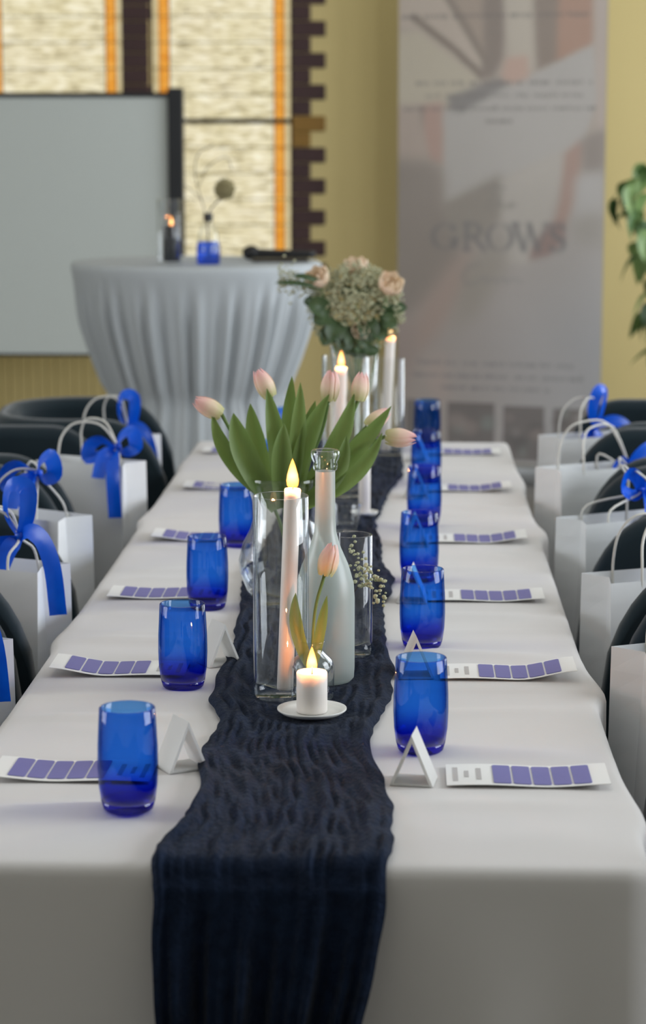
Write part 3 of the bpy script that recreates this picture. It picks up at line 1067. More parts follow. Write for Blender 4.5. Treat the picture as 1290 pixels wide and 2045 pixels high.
# -- far group
glass_vessel('bouquet_vase', 'tall clear glass vase holding the rose bouquet', (0.016, 2.96, RZ),
             [(0.046, 0), (0.052, 0.004), (0.053, 0.02), (0.050, 0.15), (0.058, 0.285)], base=0.012)
glass_vessel('hurricane_vase', 'tall clear glass cylinder around the farthest taper candle', (0.096, 3.13, RZ),
             [(0.032, 0), (0.036, 0.004), (0.037, 0.02), (0.037, 0.235)], base=0.010)
candle('taper_candle', 'farthest white taper candle, right of the rose bouquet', (0.087, 3.13, RZ + 0.0105), 0.0115, 0.278, lean=(0, R(2.2)), flame=0.028)

STANDS = [(0.013, 0.56, .046), (-0.033, 0.66, .038), (0.0235, .762, .042), (.01, .65, .026), (.058, .925, .03), (-.062, 1.30, .05), (.016, 2.02, .03), (.053, 2.21, .03), (.008, 2.46, .05), (.016, 2.96, .053), (.096, 3.13, .037)]

# -- on the high table
cz = CT_Z + 0.001
glass_vessel('hurricane_vase', 'clear glass cylinder around a black candle on the bar table', (-0.603, 4.80, cz), [(0.035, 0), (0.038, 0.004), (0.038, 0.20)], base=0.008)
candle('pillar_candle', 'black pillar candle burning on the bar table', (-0.597, 4.80, cz + 0.0085), 0.027, 0.112, wax='wax_black', flame=0.030, power=0.2)
vb = thing('bottle_vase', 'blue and clear glass bottle vase on the bar table', 'vase', (-0.482, 4.80, cz))
obj('glass_body', *lathe([(0, 0), (0.034, 0), (0.037, 0.005), (0.037, 0.055), (0.033, 0.07)], 36), mat='glass_cobalt', parent=vb)
obj('glass_shoulder', *lathe([(0.033, 0.07), (0.030, 0.095), (0.022, 0.115), (0.013, 0.128), (0.012, 0.155), (0.015, 0.160)], 36), mat='glass_clear', parent=vb)
obj('neck_band', *lathe([(0.0128, 0.132), (0.0145, 0.134), (0.0145, 0.156), (0.0128, 0.158)], 24), mat='black_paint', parent=vb)


def dried_flower():
    root = thing('dried_flower', 'round beige dried seed head on a thin stem in the blue bottle', 'flower', (-0.482, 4.80, cz))
    obj('stem', *tube(bez([(0, 0, 0.06), (0.0, 0, 0.15), (0.025, 0, 0.19), (0.048, 0, 0.205)], 12), 0.0022, 6), mat='twig', parent=root)
    V, Fc = [], []
    n = 260
    for i in range(n):
        z = 1 - 2 * (i + .5) / n
        a = i * 2.39996
        d = Vector((math.sqrt(1 - z * z) * math.cos(a), math.sqrt(1 - z * z) * math.sin(a), z))
        r = 0.029 + random.uniform(-0.003, 0.005)
        p = d * r
        u = d.orthogonal().normalized()
        w = d.cross(u)
        k = len(V)
        s = 0.0042
        V += [d * 0.012, p + u * s, p + w * s, p - u * s, p - w * s, d * (r + 0.003)]
        Fc += [(k, k + 2, k + 1), (k, k + 3, k + 2), (k, k + 4, k + 3), (k, k + 1, k + 4), (k + 5, k + 1, k + 2), (k + 5, k + 2, k + 3), (k + 5, k + 3, k + 4), (k + 5, k + 4, k + 1)]
    o = obj('seed_head', V, Fc, 'dried_beige', root, smooth=False, loc=(0.052, 0, 0.232))
    o['kind'] = 'stuff'
    tw = thing('dried_twig', 'thin arching grey twig in the blue bottle', 'twig', (-0.482, 4.80, cz))
    for pts in ([(0, 0, 0.08), (-0.01, 0.005, 0.16), (-0.04, 0.01, 0.27), (-0.03, 0.01, 0.34), (0.02, 0.01, 0.37)],):
        obj('branch', *tube(bez(pts, 18), 0.0014, 5), mat='twig', parent=tw)
    obj('branch', *tube(bez([(-0.03, 0.01, 0.24), (0.0, 0.012, 0.30), (0.055, 0.014, 0.33), (0.075, 0.014, 0.29)], 14), 0.0012, 5), mat='twig', parent=tw)
    obj('branch', *tube(bez([(-0.02, 0.008, 0.20), (-0.06, 0.008, 0.235), (-0.085, 0.01, 0.25)], 10), 0.0012, 5), mat='twig', parent=tw)


dried_flower()
mic = thing('microphone', 'black microphone lying on the bar table', 'microphone', (-0.375, 5.13, CT_Z + 0.0215), R(-6))
obj('grille', *[(lambda vf: ([(p[2], p[0], p[1]) for p in vf[0]], vf[1]))(lathe([(0, -0.025), (0.014, -0.021), (0.022, -0.008), (0.024, 0.006), (0.021, 0.020), (0.016, 0.026)], 20))][0], mat='mic_black', parent=mic)
obj('handle', *[(lambda vf: ([(p[2], p[0], p[1] - 0.004) for p in vf[0]], vf[1]))(lathe([(0.016, 0.026), (0.0175, 0.03), (0.016, 0.06), (0.0125, 0.19), (0.012, 0.215), (0, 0.216)], 20))][0], mat='mic_black', parent=mic)
pad = obj('tablet', *bbox(-0.09, 0.09, -0.06, 0.06, 0, 0.009, 0.003, 2), mat='mic_black', loc=(-0.27, 4.985, CT_Z + 0.0008), rot=(0, 0, R(8)))
tag(pad, 'flat black tablet beside the microphone on the bar table', 'tablet')


# ------------------------------------------------------------------ long table, cloth, runner
TW, TL0, TL1 = 0.400, -0.068, 3.445                        # half width, near end, far end
tb = thing('banquet_table', 'long banquet table under the cream cloth', 'table', (0, (TL0 + TL1) / 2, 0))
hl = (TL1 - TL0) / 2
obj('tabletop', *bbox(-TW + 0.012, TW - 0.012, -hl + 0.012, hl - 0.012, 0.715, 0.745, 0.006, 2), mat='wood_top', parent=tb, smooth=False)
for sx in (-1, 1):
    for yy in (-hl + 0.2, 0, hl - 0.2):
        obj('leg', *tube([(sx * 0.32, yy, 0), (sx * 0.32, yy, 0.715)], 0.016, 10), mat='aluminium', parent=tb)
        

RIPPLES = [(0.02, .0015, .05), (0.13, .003, .022), (0.45, .0022, .03), (0.60, .003, .02), (0.70, .0022, .018), (0.98, .003, .022), (1.12, .0025, .02), (1.24, .0035, .025), (1.52, .003, .022), (1.63, .0025, .02),
           (1.83, .003, .025), (2.06, .004, .03), (2.22, .003, .02), (2.42, .003, .025), (2.67, .0035, .03), (2.86, .003, .025), (3.05, .003, .03), (3.28, .003, .03)]


def cloth_z(x, y):
    z = 0
    for i, (c, a, w) in enumerate(RIPPLES):
        cc = c + 0.03 * math.sin(3.1 * x + i * 1.7) + 0.12 * x * math.sin(i * 2.3)
        side = 0.35 + 0.65 * (0.5 + 0.5 * math.sin(i * 2.9 + 4 * x))
        z += 2.5 * a * side * math.exp(-((y - cc) / w) ** 2)
    return z * sstep(0.12, 0.20, abs(x))


def rim_bulge(side, y):
    """outward bunching of the cloth where its folds break over the table edge"""
    b = 0
    for c, a in (((2.05, .016), (0.735, .017), (0.13, .012), (2.75, .008)) if side > 0 else ((1.05, .010), (2.2, .010), (0.30, .006), (3.0, .006))):
        d = y - c
        b += a * math.exp(-(d / (0.13 if d > 0 else 0.045)) ** 2)
    return b


def build_cloth():
    r = 0.014
    nx, ny = 48, 280
    xs = [(-TW + r) + (2 * TW - 2 * r) * i / nx for i in range(nx + 1)]
    ys = [(TL0 + r) + (TL1 - TL0 - 2 * r) * j / ny for j in range(ny + 1)]
    V, Fc = [], []
    for y in ys:
        for x in xs:
            sx = 1 if x > 0 else -1
            e = sstep(TW - 0.10, TW - r, abs(x))
            ey = sstep(TL0, TL0 + .05, y) * (1 - sstep(TL1 - .05, TL1, y))
            V.append((x + sx * e * rim_bulge(sx, y), y, 0.7487 + (0.0012 + cloth_z(x, y)) * (1 - 0.8 * e) * ey))
    for j in range(ny):
        for i in range(nx):
            a = j * (nx + 1) + i
            Fc.append((a, a + 1, a + nx + 2, a + nx + 1))
    # boundary loop, counter-clockwise from above
    loop = [(i, 0, (0, -1)) for i in range(nx)] + [(nx, j, (1, 0)) for j in range(ny)] + [(i, ny, (0, 1)) for i in range(nx, 0, -1)] + [(0, j, (-1, 0)) for j in range(ny, 0, -1)]
    n = len(loop)
    rows = [(r * math.sin(R(a)), r * (1 - math.cos(R(a)))) for a in (30, 60, 90)] + [(r, r + 0.012)] + [(r, r + 0.012 + 0.50 * k / 18) for k in range(1, 19)]
    prev = [j * (nx + 1) + i for i, j, _ in loop]
    base = [Vector(V[k]) for k in prev]
    for out, down in rows:
        cur = []
        for q, (i, j, nrm) in enumerate(loop):
            nn = Vector((*nrm, 0))
            corner = (i in (0, nx)) and (j in (0, ny))
            if corner:
                nn = Vector((1 if i == nx else -1, 1 if j == ny else -1, 0)) * 0.85
            b = base[q]
            t = max(0, down - 0.03)
            wave = 0
            if nrm[0]:
                s = b.y * 14
                wave = 0.010 * min(1, t / 0.30) * (math.sin(s + 1.3 * math.sin(b.y * 5)) * 0.6 + 0.5)
            else:
                s = b.x
                wave = min(1, t / 0.4) * (0.022 * math.exp(-((s + 0.27) / 0.05) ** 2) + 0.020 * math.exp(-((s - 0.22) / 0.07) ** 2) + 0.012 * math.exp(-((s - 0.36) / 0.04) ** 2)
                                          + 0.006 * math.sin(s * 31 + 1)) + 0.006 * t
            if corner:
                wave = 0.02 * min(1, t / 0.3)
            p = b + nn * (out + wave)
            cur.append(len(V))
            V.append((p.x, p.y, b.z - down))
        for q in range(n):
            q2 = (q + 1) % n
            Fc.append((prev[q], cur[q], cur[q2], prev[q2]))
        prev = cur
    o = obj('tablecloth', V, Fc, 'cloth_white')
    tag(o, 'cream cloth with soft creases covering the long banquet table', 'tablecloth')


build_cloth()

LEFT_EDGE = [(-0.6, -.116), (-0.30, -.118), (-0.075, -.131), (-0.02, -.129), (.08, -.109), (.20, -.106), (.39, -.118), (.52, -.108), (.66, -.130), (.75, -.131), (1.0, -.126), (1.3, -.135), (1.58, -.150), (1.9, -.13), (2.3, -.12), (3.42, -.12)]
RIGHT_EDGE = [(-0.6, .075), (-0.25, .090), (-0.075, .120), (0.0, .123), (.08, .124), (.25, .113), (.40, .094), (.47, .094), (.66, .117), (.80, .120), (1.0, .110), (1.25, .100), (1.49, .117), (1.75, .095), (2.12, .078), (2.5, .10), (2.82, .131), (3.1, .13), (3.42, .12)]


def build_runner():
    nu, nl = 72, 620
    s0, s1 = -0.56, 3.40                                   # s<TL0 hangs down the near end
    rg = np.random.default_rng(3)
    # long crinkle ridges: sum of slanted sines with random phases
    comps = [(rg.uniform(14, 75), rg.uniform(-5, 5), rg.uniform(0, 6.28), rg.uniform(.35, 1)) for _ in range(7)]
    cross = [(rg.uniform(40, 130), rg.uniform(20, 80), rg.uniform(0, 6.28)) for _ in range(6)]
    V, Fc = [], []
    edge = TL0 - 0.006
    rr = 0.02
    for j in range(nl + 1):
        s = s0 + (s1 - s0) * j / nl
        L, Rr = lerp_table(LEFT_EDGE, s), lerp_table(RIGHT_EDGE, s)
        L += 0.0022 * math.sin(s * 31 + 2 * math.sin(s * 7)) + 0.0010 * math.sin(s * 83 + 3 * math.sin(s * 13))
        Rr += 0.0022 * math.sin(s * 27 + 2 + 2 * math.sin(s * 9)) + 0.0010 * math.sin(s * 77 + 3 * math.sin(s * 11))
        for i in range(nu + 1):
            u = i / nu
            x = L + (Rr - L) * u
            h = 0
            for fx, fy, p, a in comps:
                h += a * math.sin(fx * u + fy * s + p + 1.1 * math.sin(4.3 * s + p) + 0.5 * math.sin(11 * s + 2 * p))
            c = 0
            for fx, fy, p in cross:
                c += math.sin(fx * u + fy * s + p + 1.5 * math.sin(9 * u + p))
            h = 0.0015 + 0.0022 * abs(h) + 0.0006 * c
            # thicker bunching along the sides between the objects
            h += 0.008 * (abs(2 * u - 1) ** 2) * (0.55 + 0.45 * math.sin(s * 13 + 2 * u))
            edge_fade = sstep(0, 0.035, u) * sstep(0, 0.035, 1 - u)
            h *= 0.25 + 0.75 * edge_fade
            for ox, oy, orad in STANDS:
                d = math.hypot(x - ox, s - oy)
                h *= sstep(orad * 0.95, orad * 1.6, d) * 0.97 + 0.03
            if s > edge + rr:
                V.append((x, s, 0.7500 + 0.0042 + h + (0 if s > .05 else 0.0)))
            else:
                d = edge + rr - s                          # arc length past the edge
                if d < rr * math.pi / 2:
                    a = d / rr
                    nrm = (0, -math.sin(a), math.cos(a))
                    p = (x, edge + rr - rr * math.sin(a), 0.7542 - rr + rr * math.cos(a))
                else:
                    q = d - rr * math.pi / 2
                    nrm = (0, -1, 0)
                    p = (x, edge - 0.012 - 0.03 * min(1, q / .4), 0.7542 - rr - q)
                    hang = 0.012 * math.sin(u * 21 + 0.6 * math.sin(q * 6)) + 0.009 * math.sin(u * 43 + 2 + math.sin(q * 4)) + 0.005 * math.sin(u * 80 + q * 5)
                    h = h * 0.6 + (hang + 0.016) * min(1, q / 0.12)
                V.append((p[0] + nrm[0] * h, p[1] + nrm[1] * h, p[2] + nrm[2] * h))
    for j in range(nl):
        for i in range(nu):
            a = j * (nu + 1) + i
            Fc.append((a, a + 1, a + nu + 2, a + nu + 1))
    o = obj('table_runner', V, Fc, 'gauze_navy')
    tag(o, 'crinkled navy gauze runner down the middle of the long table, hanging over its near end', 'table runner')


build_runner()

# ------------------------------------------------------------------ blue tumblers
T_OUT = [(0.0255, 0.0), (0.0285, 0.003), (0.0310, 0.012), (0.0335, 0.030), (0.0345, 0.052), (0.0342, 0.075), (0.0330, 0.098), (0.0318, 0.1195)]


def build_tumbler():
    root = thing('tumbler', 'x', 'tumbler')
    wall = [(r, z) for r, z in T_OUT if z >= 0.012]
    inner = [(r - 0.0022, max(z, 0.014)) for r, z in wall]
    prof = wall + [(wall[-1][0] - 0.0011, 0.1205)] + inner[::-1]
    obj('glass_wall', *lathe(prof, 44, close=True), mat='glass_blue', parent=root)
    obj('glass_base', *lathe([(0, 0.001)] + [(r, z) for r, z in T_OUT if z <= 0.012] + [(0.0285, 0.0125), (0.020, 0.010), (0, 0.0095)], 44), mat='glass_blue_base', parent=root)
    return root


t0 = build_tumbler()
ORD = ['nearest', 'second-nearest', 'third-nearest', 'fourth-nearest', 'fifth-nearest', 'farthest']
TUMB = [('right', 0.156, 0.400), ('right', 0.162, 1.01), ('right', 0.160, 1.54), ('right', 0.173, 2.09), ('right', 0.182, 2.70), ('right', 0.189, 3.28),
        ('left', -0.179, 0.124), ('left', -0.175, 0.735), ('left', -0.188, 1.29), ('left', -0.181, 1.86), ('left', -0.163, 2.50), ('left', -0.150, 3.12)]
for i, (side, x, y) in enumerate(TUMB):
    o = t0 if i == 0 else copy_tree(t0)
    o.location = (x, y, TZ + cloth_z(x, y))
    tag(o, f'cobalt blue glass tumbler, {ORD[i % 6]} on the {side} side of the runner', 'tumbler', 'blue tumblers on the long table')

# ------------------------------------------------------------------ swatch cards and place cards
SET_Y = [0.24, 0.79, 1.355, 1.92, 2.575, 3.175]


def rounded_rect(w, h, r, n=4):
    pts = []
    for cx, cy, a0 in ((w / 2 - r, h / 2 - r, 0), (-w / 2 + r, h / 2 - r, 90), (-w / 2 + r, -h / 2 + r, 180), (w / 2 - r, -h / 2 + r, 270)):
        for k in range(n + 1):
            a = R(a0 + 90 * k / n)
            pts.append((cx + r * math.cos(a), cy + r * math.sin(a)))
    return pts


def swatch_card(label, loc, rz, curl, group):
    root = thing('swatch_card', label, 'card', loc, rz, group)
    L, D = 0.194, 0.092
    n = 26
    V, Fc = [], []

    def cz_(x):
        t = (x + L / 2) / L
        return 0.001 + curl * sstep(0.55, 1.0, t) * 0.012 + 0.0012 * math.sin(t * 7)
    for i in range(n + 1):
        x = -L / 2 + L * i / n
        z = cz_(x)
        V += [(x, -D / 2, z), (x, D / 2, z), (x, D / 2, z + 0.0007), (x, -D / 2, z + 0.0007)]
    for i in range(n):
        for k in range(4):
            k2 = (k + 1) % 4
            Fc.append((i * 4 + k, i * 4 + k2, i * 4 + 4 + k2, i * 4 + 4 + k))
    Fc += [(3, 2, 1, 0), tuple(n * 4 + k for k in range(4))]
    obj('card_sheet', V, Fc, 'card_sheet', root, smooth=False)
    for k in range(5):
        cx = -L / 2 + 0.056 + 0.0106 + k * 0.0238
        pts = rounded_rect(0.0212, 0.078, 0.0035)
        # each chip follows the bend of its card
        sv = [(cx + px, py - 0.001, cz_(cx + px) + 0.0009) for px, py in pts]
        sv2 = [(p[0], p[1], p[2] + 0.0008) for p in sv]
        m = len(pts)
        obj('swatch', sv + sv2, [tuple(range(m, 2 * m))] + [(q, (q + 1) % m, m + (q + 1) % m, m + q) for q in range(m)], 'swatch_violet', root, smooth=False)
    for k, (w, h) in enumerate(((0.006, 0.06), (0.005, 0.028), (0.006, 0.05))):
        x = -L / 2 + 0.008 + 0.014 * k
        obj('printed_text', *box(x, x + w, -h / 2, h / 2, cz_(x) + 0.0008, cz_(x) + 0.0011), mat='card_ink', parent=root, smooth=False)
    return root


CURLS = [0.25, 1.0, 0.35, 0.8, 0.7, 0.2]
for i, y in enumerate(SET_Y):
    x = 0.283
    swatch_card(f'white card with five violet swatches, {ORD[i]} on the right side of the table', (x - 0.012 * (i > 1), y + 0.042, TZ + 0.002 + cloth_z(x, y) * 0.6),
                R([0, 0, 0, 0, 0, 0][i]), CURLS[i], 'violet swatch cards')
    x = -0.276
    swatch_card(f'white card with five violet swatches, {ORD[i]} on the left side of the table', (x + [0.012, 0, .01, .022, .02, .01][i], y + 0.046, TZ + 0.002 + cloth_z(x, y) * 0.6),
                R(180 + [-1, 0, 0, 0, 0, 0][i]), [0.3, 0.8, 0.2, 0.6, 0.4, 0.2][i], 'violet swatch cards')


def place_card(label, loc, rz):
    root = thing('place_card', label, 'place card', loc, rz, 'folded place cards')
    hw, h, ln, t = 0.026, 0.062, 0.046, 0.0034
    for s in (-1, 1):
        V = [(s * hw, -ln / 2, 0), (0, -ln / 2, h), (0, -ln / 2, h - t * 2.4), (s * (hw - t * 1.1), -ln / 2, 0)]
        V = V + [(p[0], ln / 2, p[2]) for p in V]
        obj('panel', V, [(0, 1, 2, 3), (7, 6, 5, 4), (0, 4, 5, 1), (1, 5, 6, 2), (2, 6, 7, 3), (3, 7, 4, 0)], 'card_white', root, smooth=False)
    obj('base_flap', *box(-hw + t * 1.2, hw - t * 1.2, -ln / 2, ln / 2, 0, 0.0022), mat='card_white', parent=root, smooth=False)


for i, (x, y, rz) in enumerate([(0.147, 0.262, -8), (0.150, 0.815, 6), (0.148, 1.36, -4), (0.155, 1.90, 3), (0.160, 2.50, 5), (0.165, 3.07, -3)]):
    place_card(f'small white folded place card, {ORD[i]} on the right side of the runner', (x, y, TZ + cloth_z(x, y) + 0.0008), R(rz))
for i, (x, y, rz) in enumerate([(-0.137, 0.315, 30), (-0.137, 0.885, 30)]):
    place_card(f'small white folded place card, {ORD[i]} on the left side of the runner', (x, y, TZ + cloth_z(x, y) + 0.0008), R(rz))


# ------------------------------------------------------------------ tulips
def leaf_blade(base, tip, bow, width, n=14, face=(0, -1, 0.25)):
    """long tulip leaf: channel-shaped blade from base to tip, bowed by the vector bow"""
    b, t, bw = Vector(base), Vector(tip), Vector(bow)
    V, Fc = [], []
    pts = [b.lerp(t, i / n) + bw * (4 * (i / n) * (1 - i / n)) for i in range(n + 1)]
    f0 = Vector(face)
    for i, p in enumerate(pts):
        tt = i / n
        d = (pts[min(i + 1, n)] - pts[max(i - 1, 0)]).normalized()
        f = (f0 - d * f0.dot(d)).normalized()
        w = d.cross(f)
        hw = width / 2 * (0.35 + 0.65 * math.sin(math.pi * min(1, 0.15 + tt * 0.75)) if tt < 0.55 else 1) * (1 if tt < 0.55 else max(0.02, math.cos((tt - 0.55) / 0.45 * math.pi / 2) ** 0.8))
        for s in (-1, -0.5, 0, 0.5, 1):
            V.append(p + w * (hw * s) + f * (hw * 0.45 * s * s))
    for i in range(n):
        for k in range(4):
            a = i * 5 + k
            Fc.append((a, a + 1, a + 6, a + 5))
    return V, Fc


def petal_vf(h, rad, ang, open_=0.0, n=7):
    V, Fc = [], []
    for i in range(n + 1):
        t = i / n
        r = rad * (0.35 + 0.65 * math.sin(math.pi * (0.12 + 0.62 * t)) ** 0.9) * (1 - 0.25 * t * t) + open_ * t * t * rad
        half = 0.95 * math.sin(math.pi * (0.10 + 0.88 * t)) ** 0.75 + (0.12 if t < .2 else 0)
        for k in range(5):
            a = ang + half * (k - 2) / 2 * 0.75
            rr = r * (1 - 0.05 * abs(k - 2))
            V.append((rr * math.cos(a), rr * math.sin(a), h * t))
    for i in range(n):
        for k in range(4):
            a = i * 5 + k
            Fc.append((a, a + 1, a + 6, a + 5))
    return V, Fc


def tulip(label, root_p, ctrl, head_dir, size=1.0, leaves=(), group='tulips in the round vase', stem_r=0.003):
    """stem through ctrl (world); bloom at its end pointing along head_dir; leaves (base, tip, bow, width)"""
    root = thing('tulip', label, 'tulip', root_p, 0, group)
    o0 = Vector(root_p)
    pts = [p - o0 for p in bez(ctrl, 20)]
    obj('stem', *tube(pts, stem_r, 8), mat='stem_green', parent=root)
    q = Vector(head_dir).normalized().to_track_quat('Z', 'Y').to_euler()
    h, rad = 0.050 * size, 0.0195 * size
    for k in range(6):
        a = k * math.pi / 3 + 0.3
        inner = k % 2
        pv = petal_vf(h * (1.0 if not inner else 0.97), rad * (1.0 if not inner else 0.86), a, -0.25)
        obj('petal', *pv, mat='tulip_petal', parent=root, loc=pts[-1], rot=q)
    for (b, t, bow, w) in leaves:
        obj('leaf', *leaf_blade(Vector(b) - o0, Vector(t) - o0, bow, w), mat='leaf_tulip', parent=root)


VX, VY = -0.062, 1.30
m0 = Vector((VX, VY, 0.93))
base = (VX, VY, 0.775)
tulip('pink tulip drooping far left out of the round vase', base, [(VX + .02, VY, .77), (VX - .01, VY, .90), (-0.125, VY - .01, 1.00), (-0.162, VY - .02, 1.072)], (-0.75, -.1, 0.42), 1.0,
      [((VX - .02, VY - .01, .93), (-0.176, VY - .03, 1.074), (-.018, 0, -.004), .026), ((VX - .01, VY - .02, .92), (-0.142, VY - .03, 1.075), (-.012, -.01, .002), .040)])
tulip('pale pink tulip with upright bud left of centre in the round vase', base, [(VX, VY, .77), (VX, VY + .01, .92), (-0.072, VY + .01, 1.03), (-0.083, VY, 1.098)], (-0.45, 0, 0.9), 1.0,
      [((VX - .005, VY - .02, .93), (-0.088, VY - .03, 1.115), (.006, -.008, 0), .030), ((VX + .0, VY - .025, .92), (-0.060, VY - .04, 1.06), (-.002, -.012, 0), .034)])
tulip('cream tulip right of centre in the round vase', base, [(VX, VY, .77), (VX + .01, VY, .92), (-0.005, VY + .01, 1.03), (0.010, VY, 1.092)], (0.1, 0, 1), 1.0,
      [((VX + .01, VY - .02, .93), (-0.034, VY - .03, 1.125), (.004, -.006, 0), .026), ((VX + .02, VY - .02, .93), (0.012, VY - .02, 1.105), (-.012, -.01, 0), .032)])
tulip('rosy tulip standing upright right in the round vase', base, [(VX, VY, .77), (VX + .02, VY + .01, .92), (0.030, VY + .01, 1.03), (0.058, VY, 1.092)], (0.15, 0.1, 1), 0.95,
      [((VX + .02, VY - .01, .93), (0.052, VY - .01, 1.105), (.012, -.01, -.01), .034), ((VX + .02, VY - .03, .92), (0.040, VY - .03, 1.04), (.02, -.01, -.01), .030)])
tulip('pale pink tulip bending far right out of the round vase', base, [(VX, VY, .77), (VX + .03, VY, .91), (0.04, VY - .01, 1.0), (0.103, VY - .01, 1.036)], (1.0, -.1, -.05), 1.0,
      [((VX + .03, VY - .03, .93), (0.098, VY - .04, 1.045), (.015, -.01, -.016), .026), ((VX + .03, VY - .01, .94), (0.112, VY - .01, 1.085), (.004, -.01, -.010), .030)])
tulip('cream tulip half hidden behind the right-hand leaves of the round vase', base, [(VX, VY, .77), (VX + .02, VY + .03, .91), (0.03, VY + .04, 1.0), (0.072, VY + .05, 1.045)], (0.7, .2, 0.5), 0.9,
      [((VX + .01, VY + .01, .93), (-0.012, VY + .02, 1.09), (.0, .004, 0), .030), ((VX - .02, VY + .02, .93), (-0.118, VY + .02, 1.085), (-.006, .0, .0), .032), ((VX + .0, VY + .02, .94), (-0.050, VY + .02, 1.13), (-.0, .0, .0), .026)])
sv = (0.010, 0.650, RZ + 0.008)
tulip('single peach tulip in the small bottle vase behind the short candle', sv, [(0.010, .650, .765), (0.010, .650, .82), (0.014, .655, .88), (0.026, .665, .925)], (0.25, 0, 1), 0.9,
      [((.008, .648, .80), (-0.012, .640, .905), (-.008, -.004, 0), .018), ((.012, .648, .80), (0.030, .650, .90), (.0, -.004, 0), .014)], group=None, stem_r=0.0024)


# ------------------------------------------------------------------ rose bouquet
def rose(label, p, stem_foot, size, facing):
    root = thing('rose', label, 'rose', stem_foot, 0, 'roses in the far bouquet')
    o0 = Vector(stem_foot)
    P = Vector(p)
    obj('stem', *tube([v - o0 for v in bez([stem_foot, o0.lerp(P, .5) + Vector((.004, 0, 0)), P], 10)], 0.0024, 7), mat='stem_green', parent=root)
    q = Vector(facing).normalized().to_track_quat('Z', 'Y').to_euler()
    for ring, (n, rad, h, op) in enumerate(((3, .010, .030, -.3), (5, .017, .032, -.05), (6, .025, .030, .35))):
        for k in range(n):
            pv = petal_vf(h * size, rad * size, k * 2 * math.pi / n + ring * .5, op)
            obj('petal', *pv, mat='rose_petal', parent=root, loc=P - o0, rot=q)
    for k in range(3):
        a = k * 2.1 + .4
        tip = P - o0 + Vector((0.05 * math.cos(a), 0.04 * math.sin(a), -0.045))
        obj('leaf', *leaf_blade(P - o0 + Vector((0, 0, -0.055)), tip, (0, 0, .006), .026, 8), mat='leaf_dark', parent=root)


BX, BY = 0.016, 2.96
ft = (BX, BY, RZ + 0.015)
rose('pale pink rose at the upper left of the far bouquet', (-0.062, 2.90, 1.185), ft, 1.15, (-.3, -.6, .7))
rose('peach rose at the upper right of the far bouquet', (0.092, 2.90, 1.172), ft, 1.2, (.35, -.6, .6))
rose('cream rose at the top of the far bouquet', (0.018, 2.98, 1.205), ft, 1.1, (0, -.3, 1))
rose('small cream rose low in the front of the far bouquet', (0.030, 2.87, 1.075), ft, 0.8, (.1, -.9, .3))


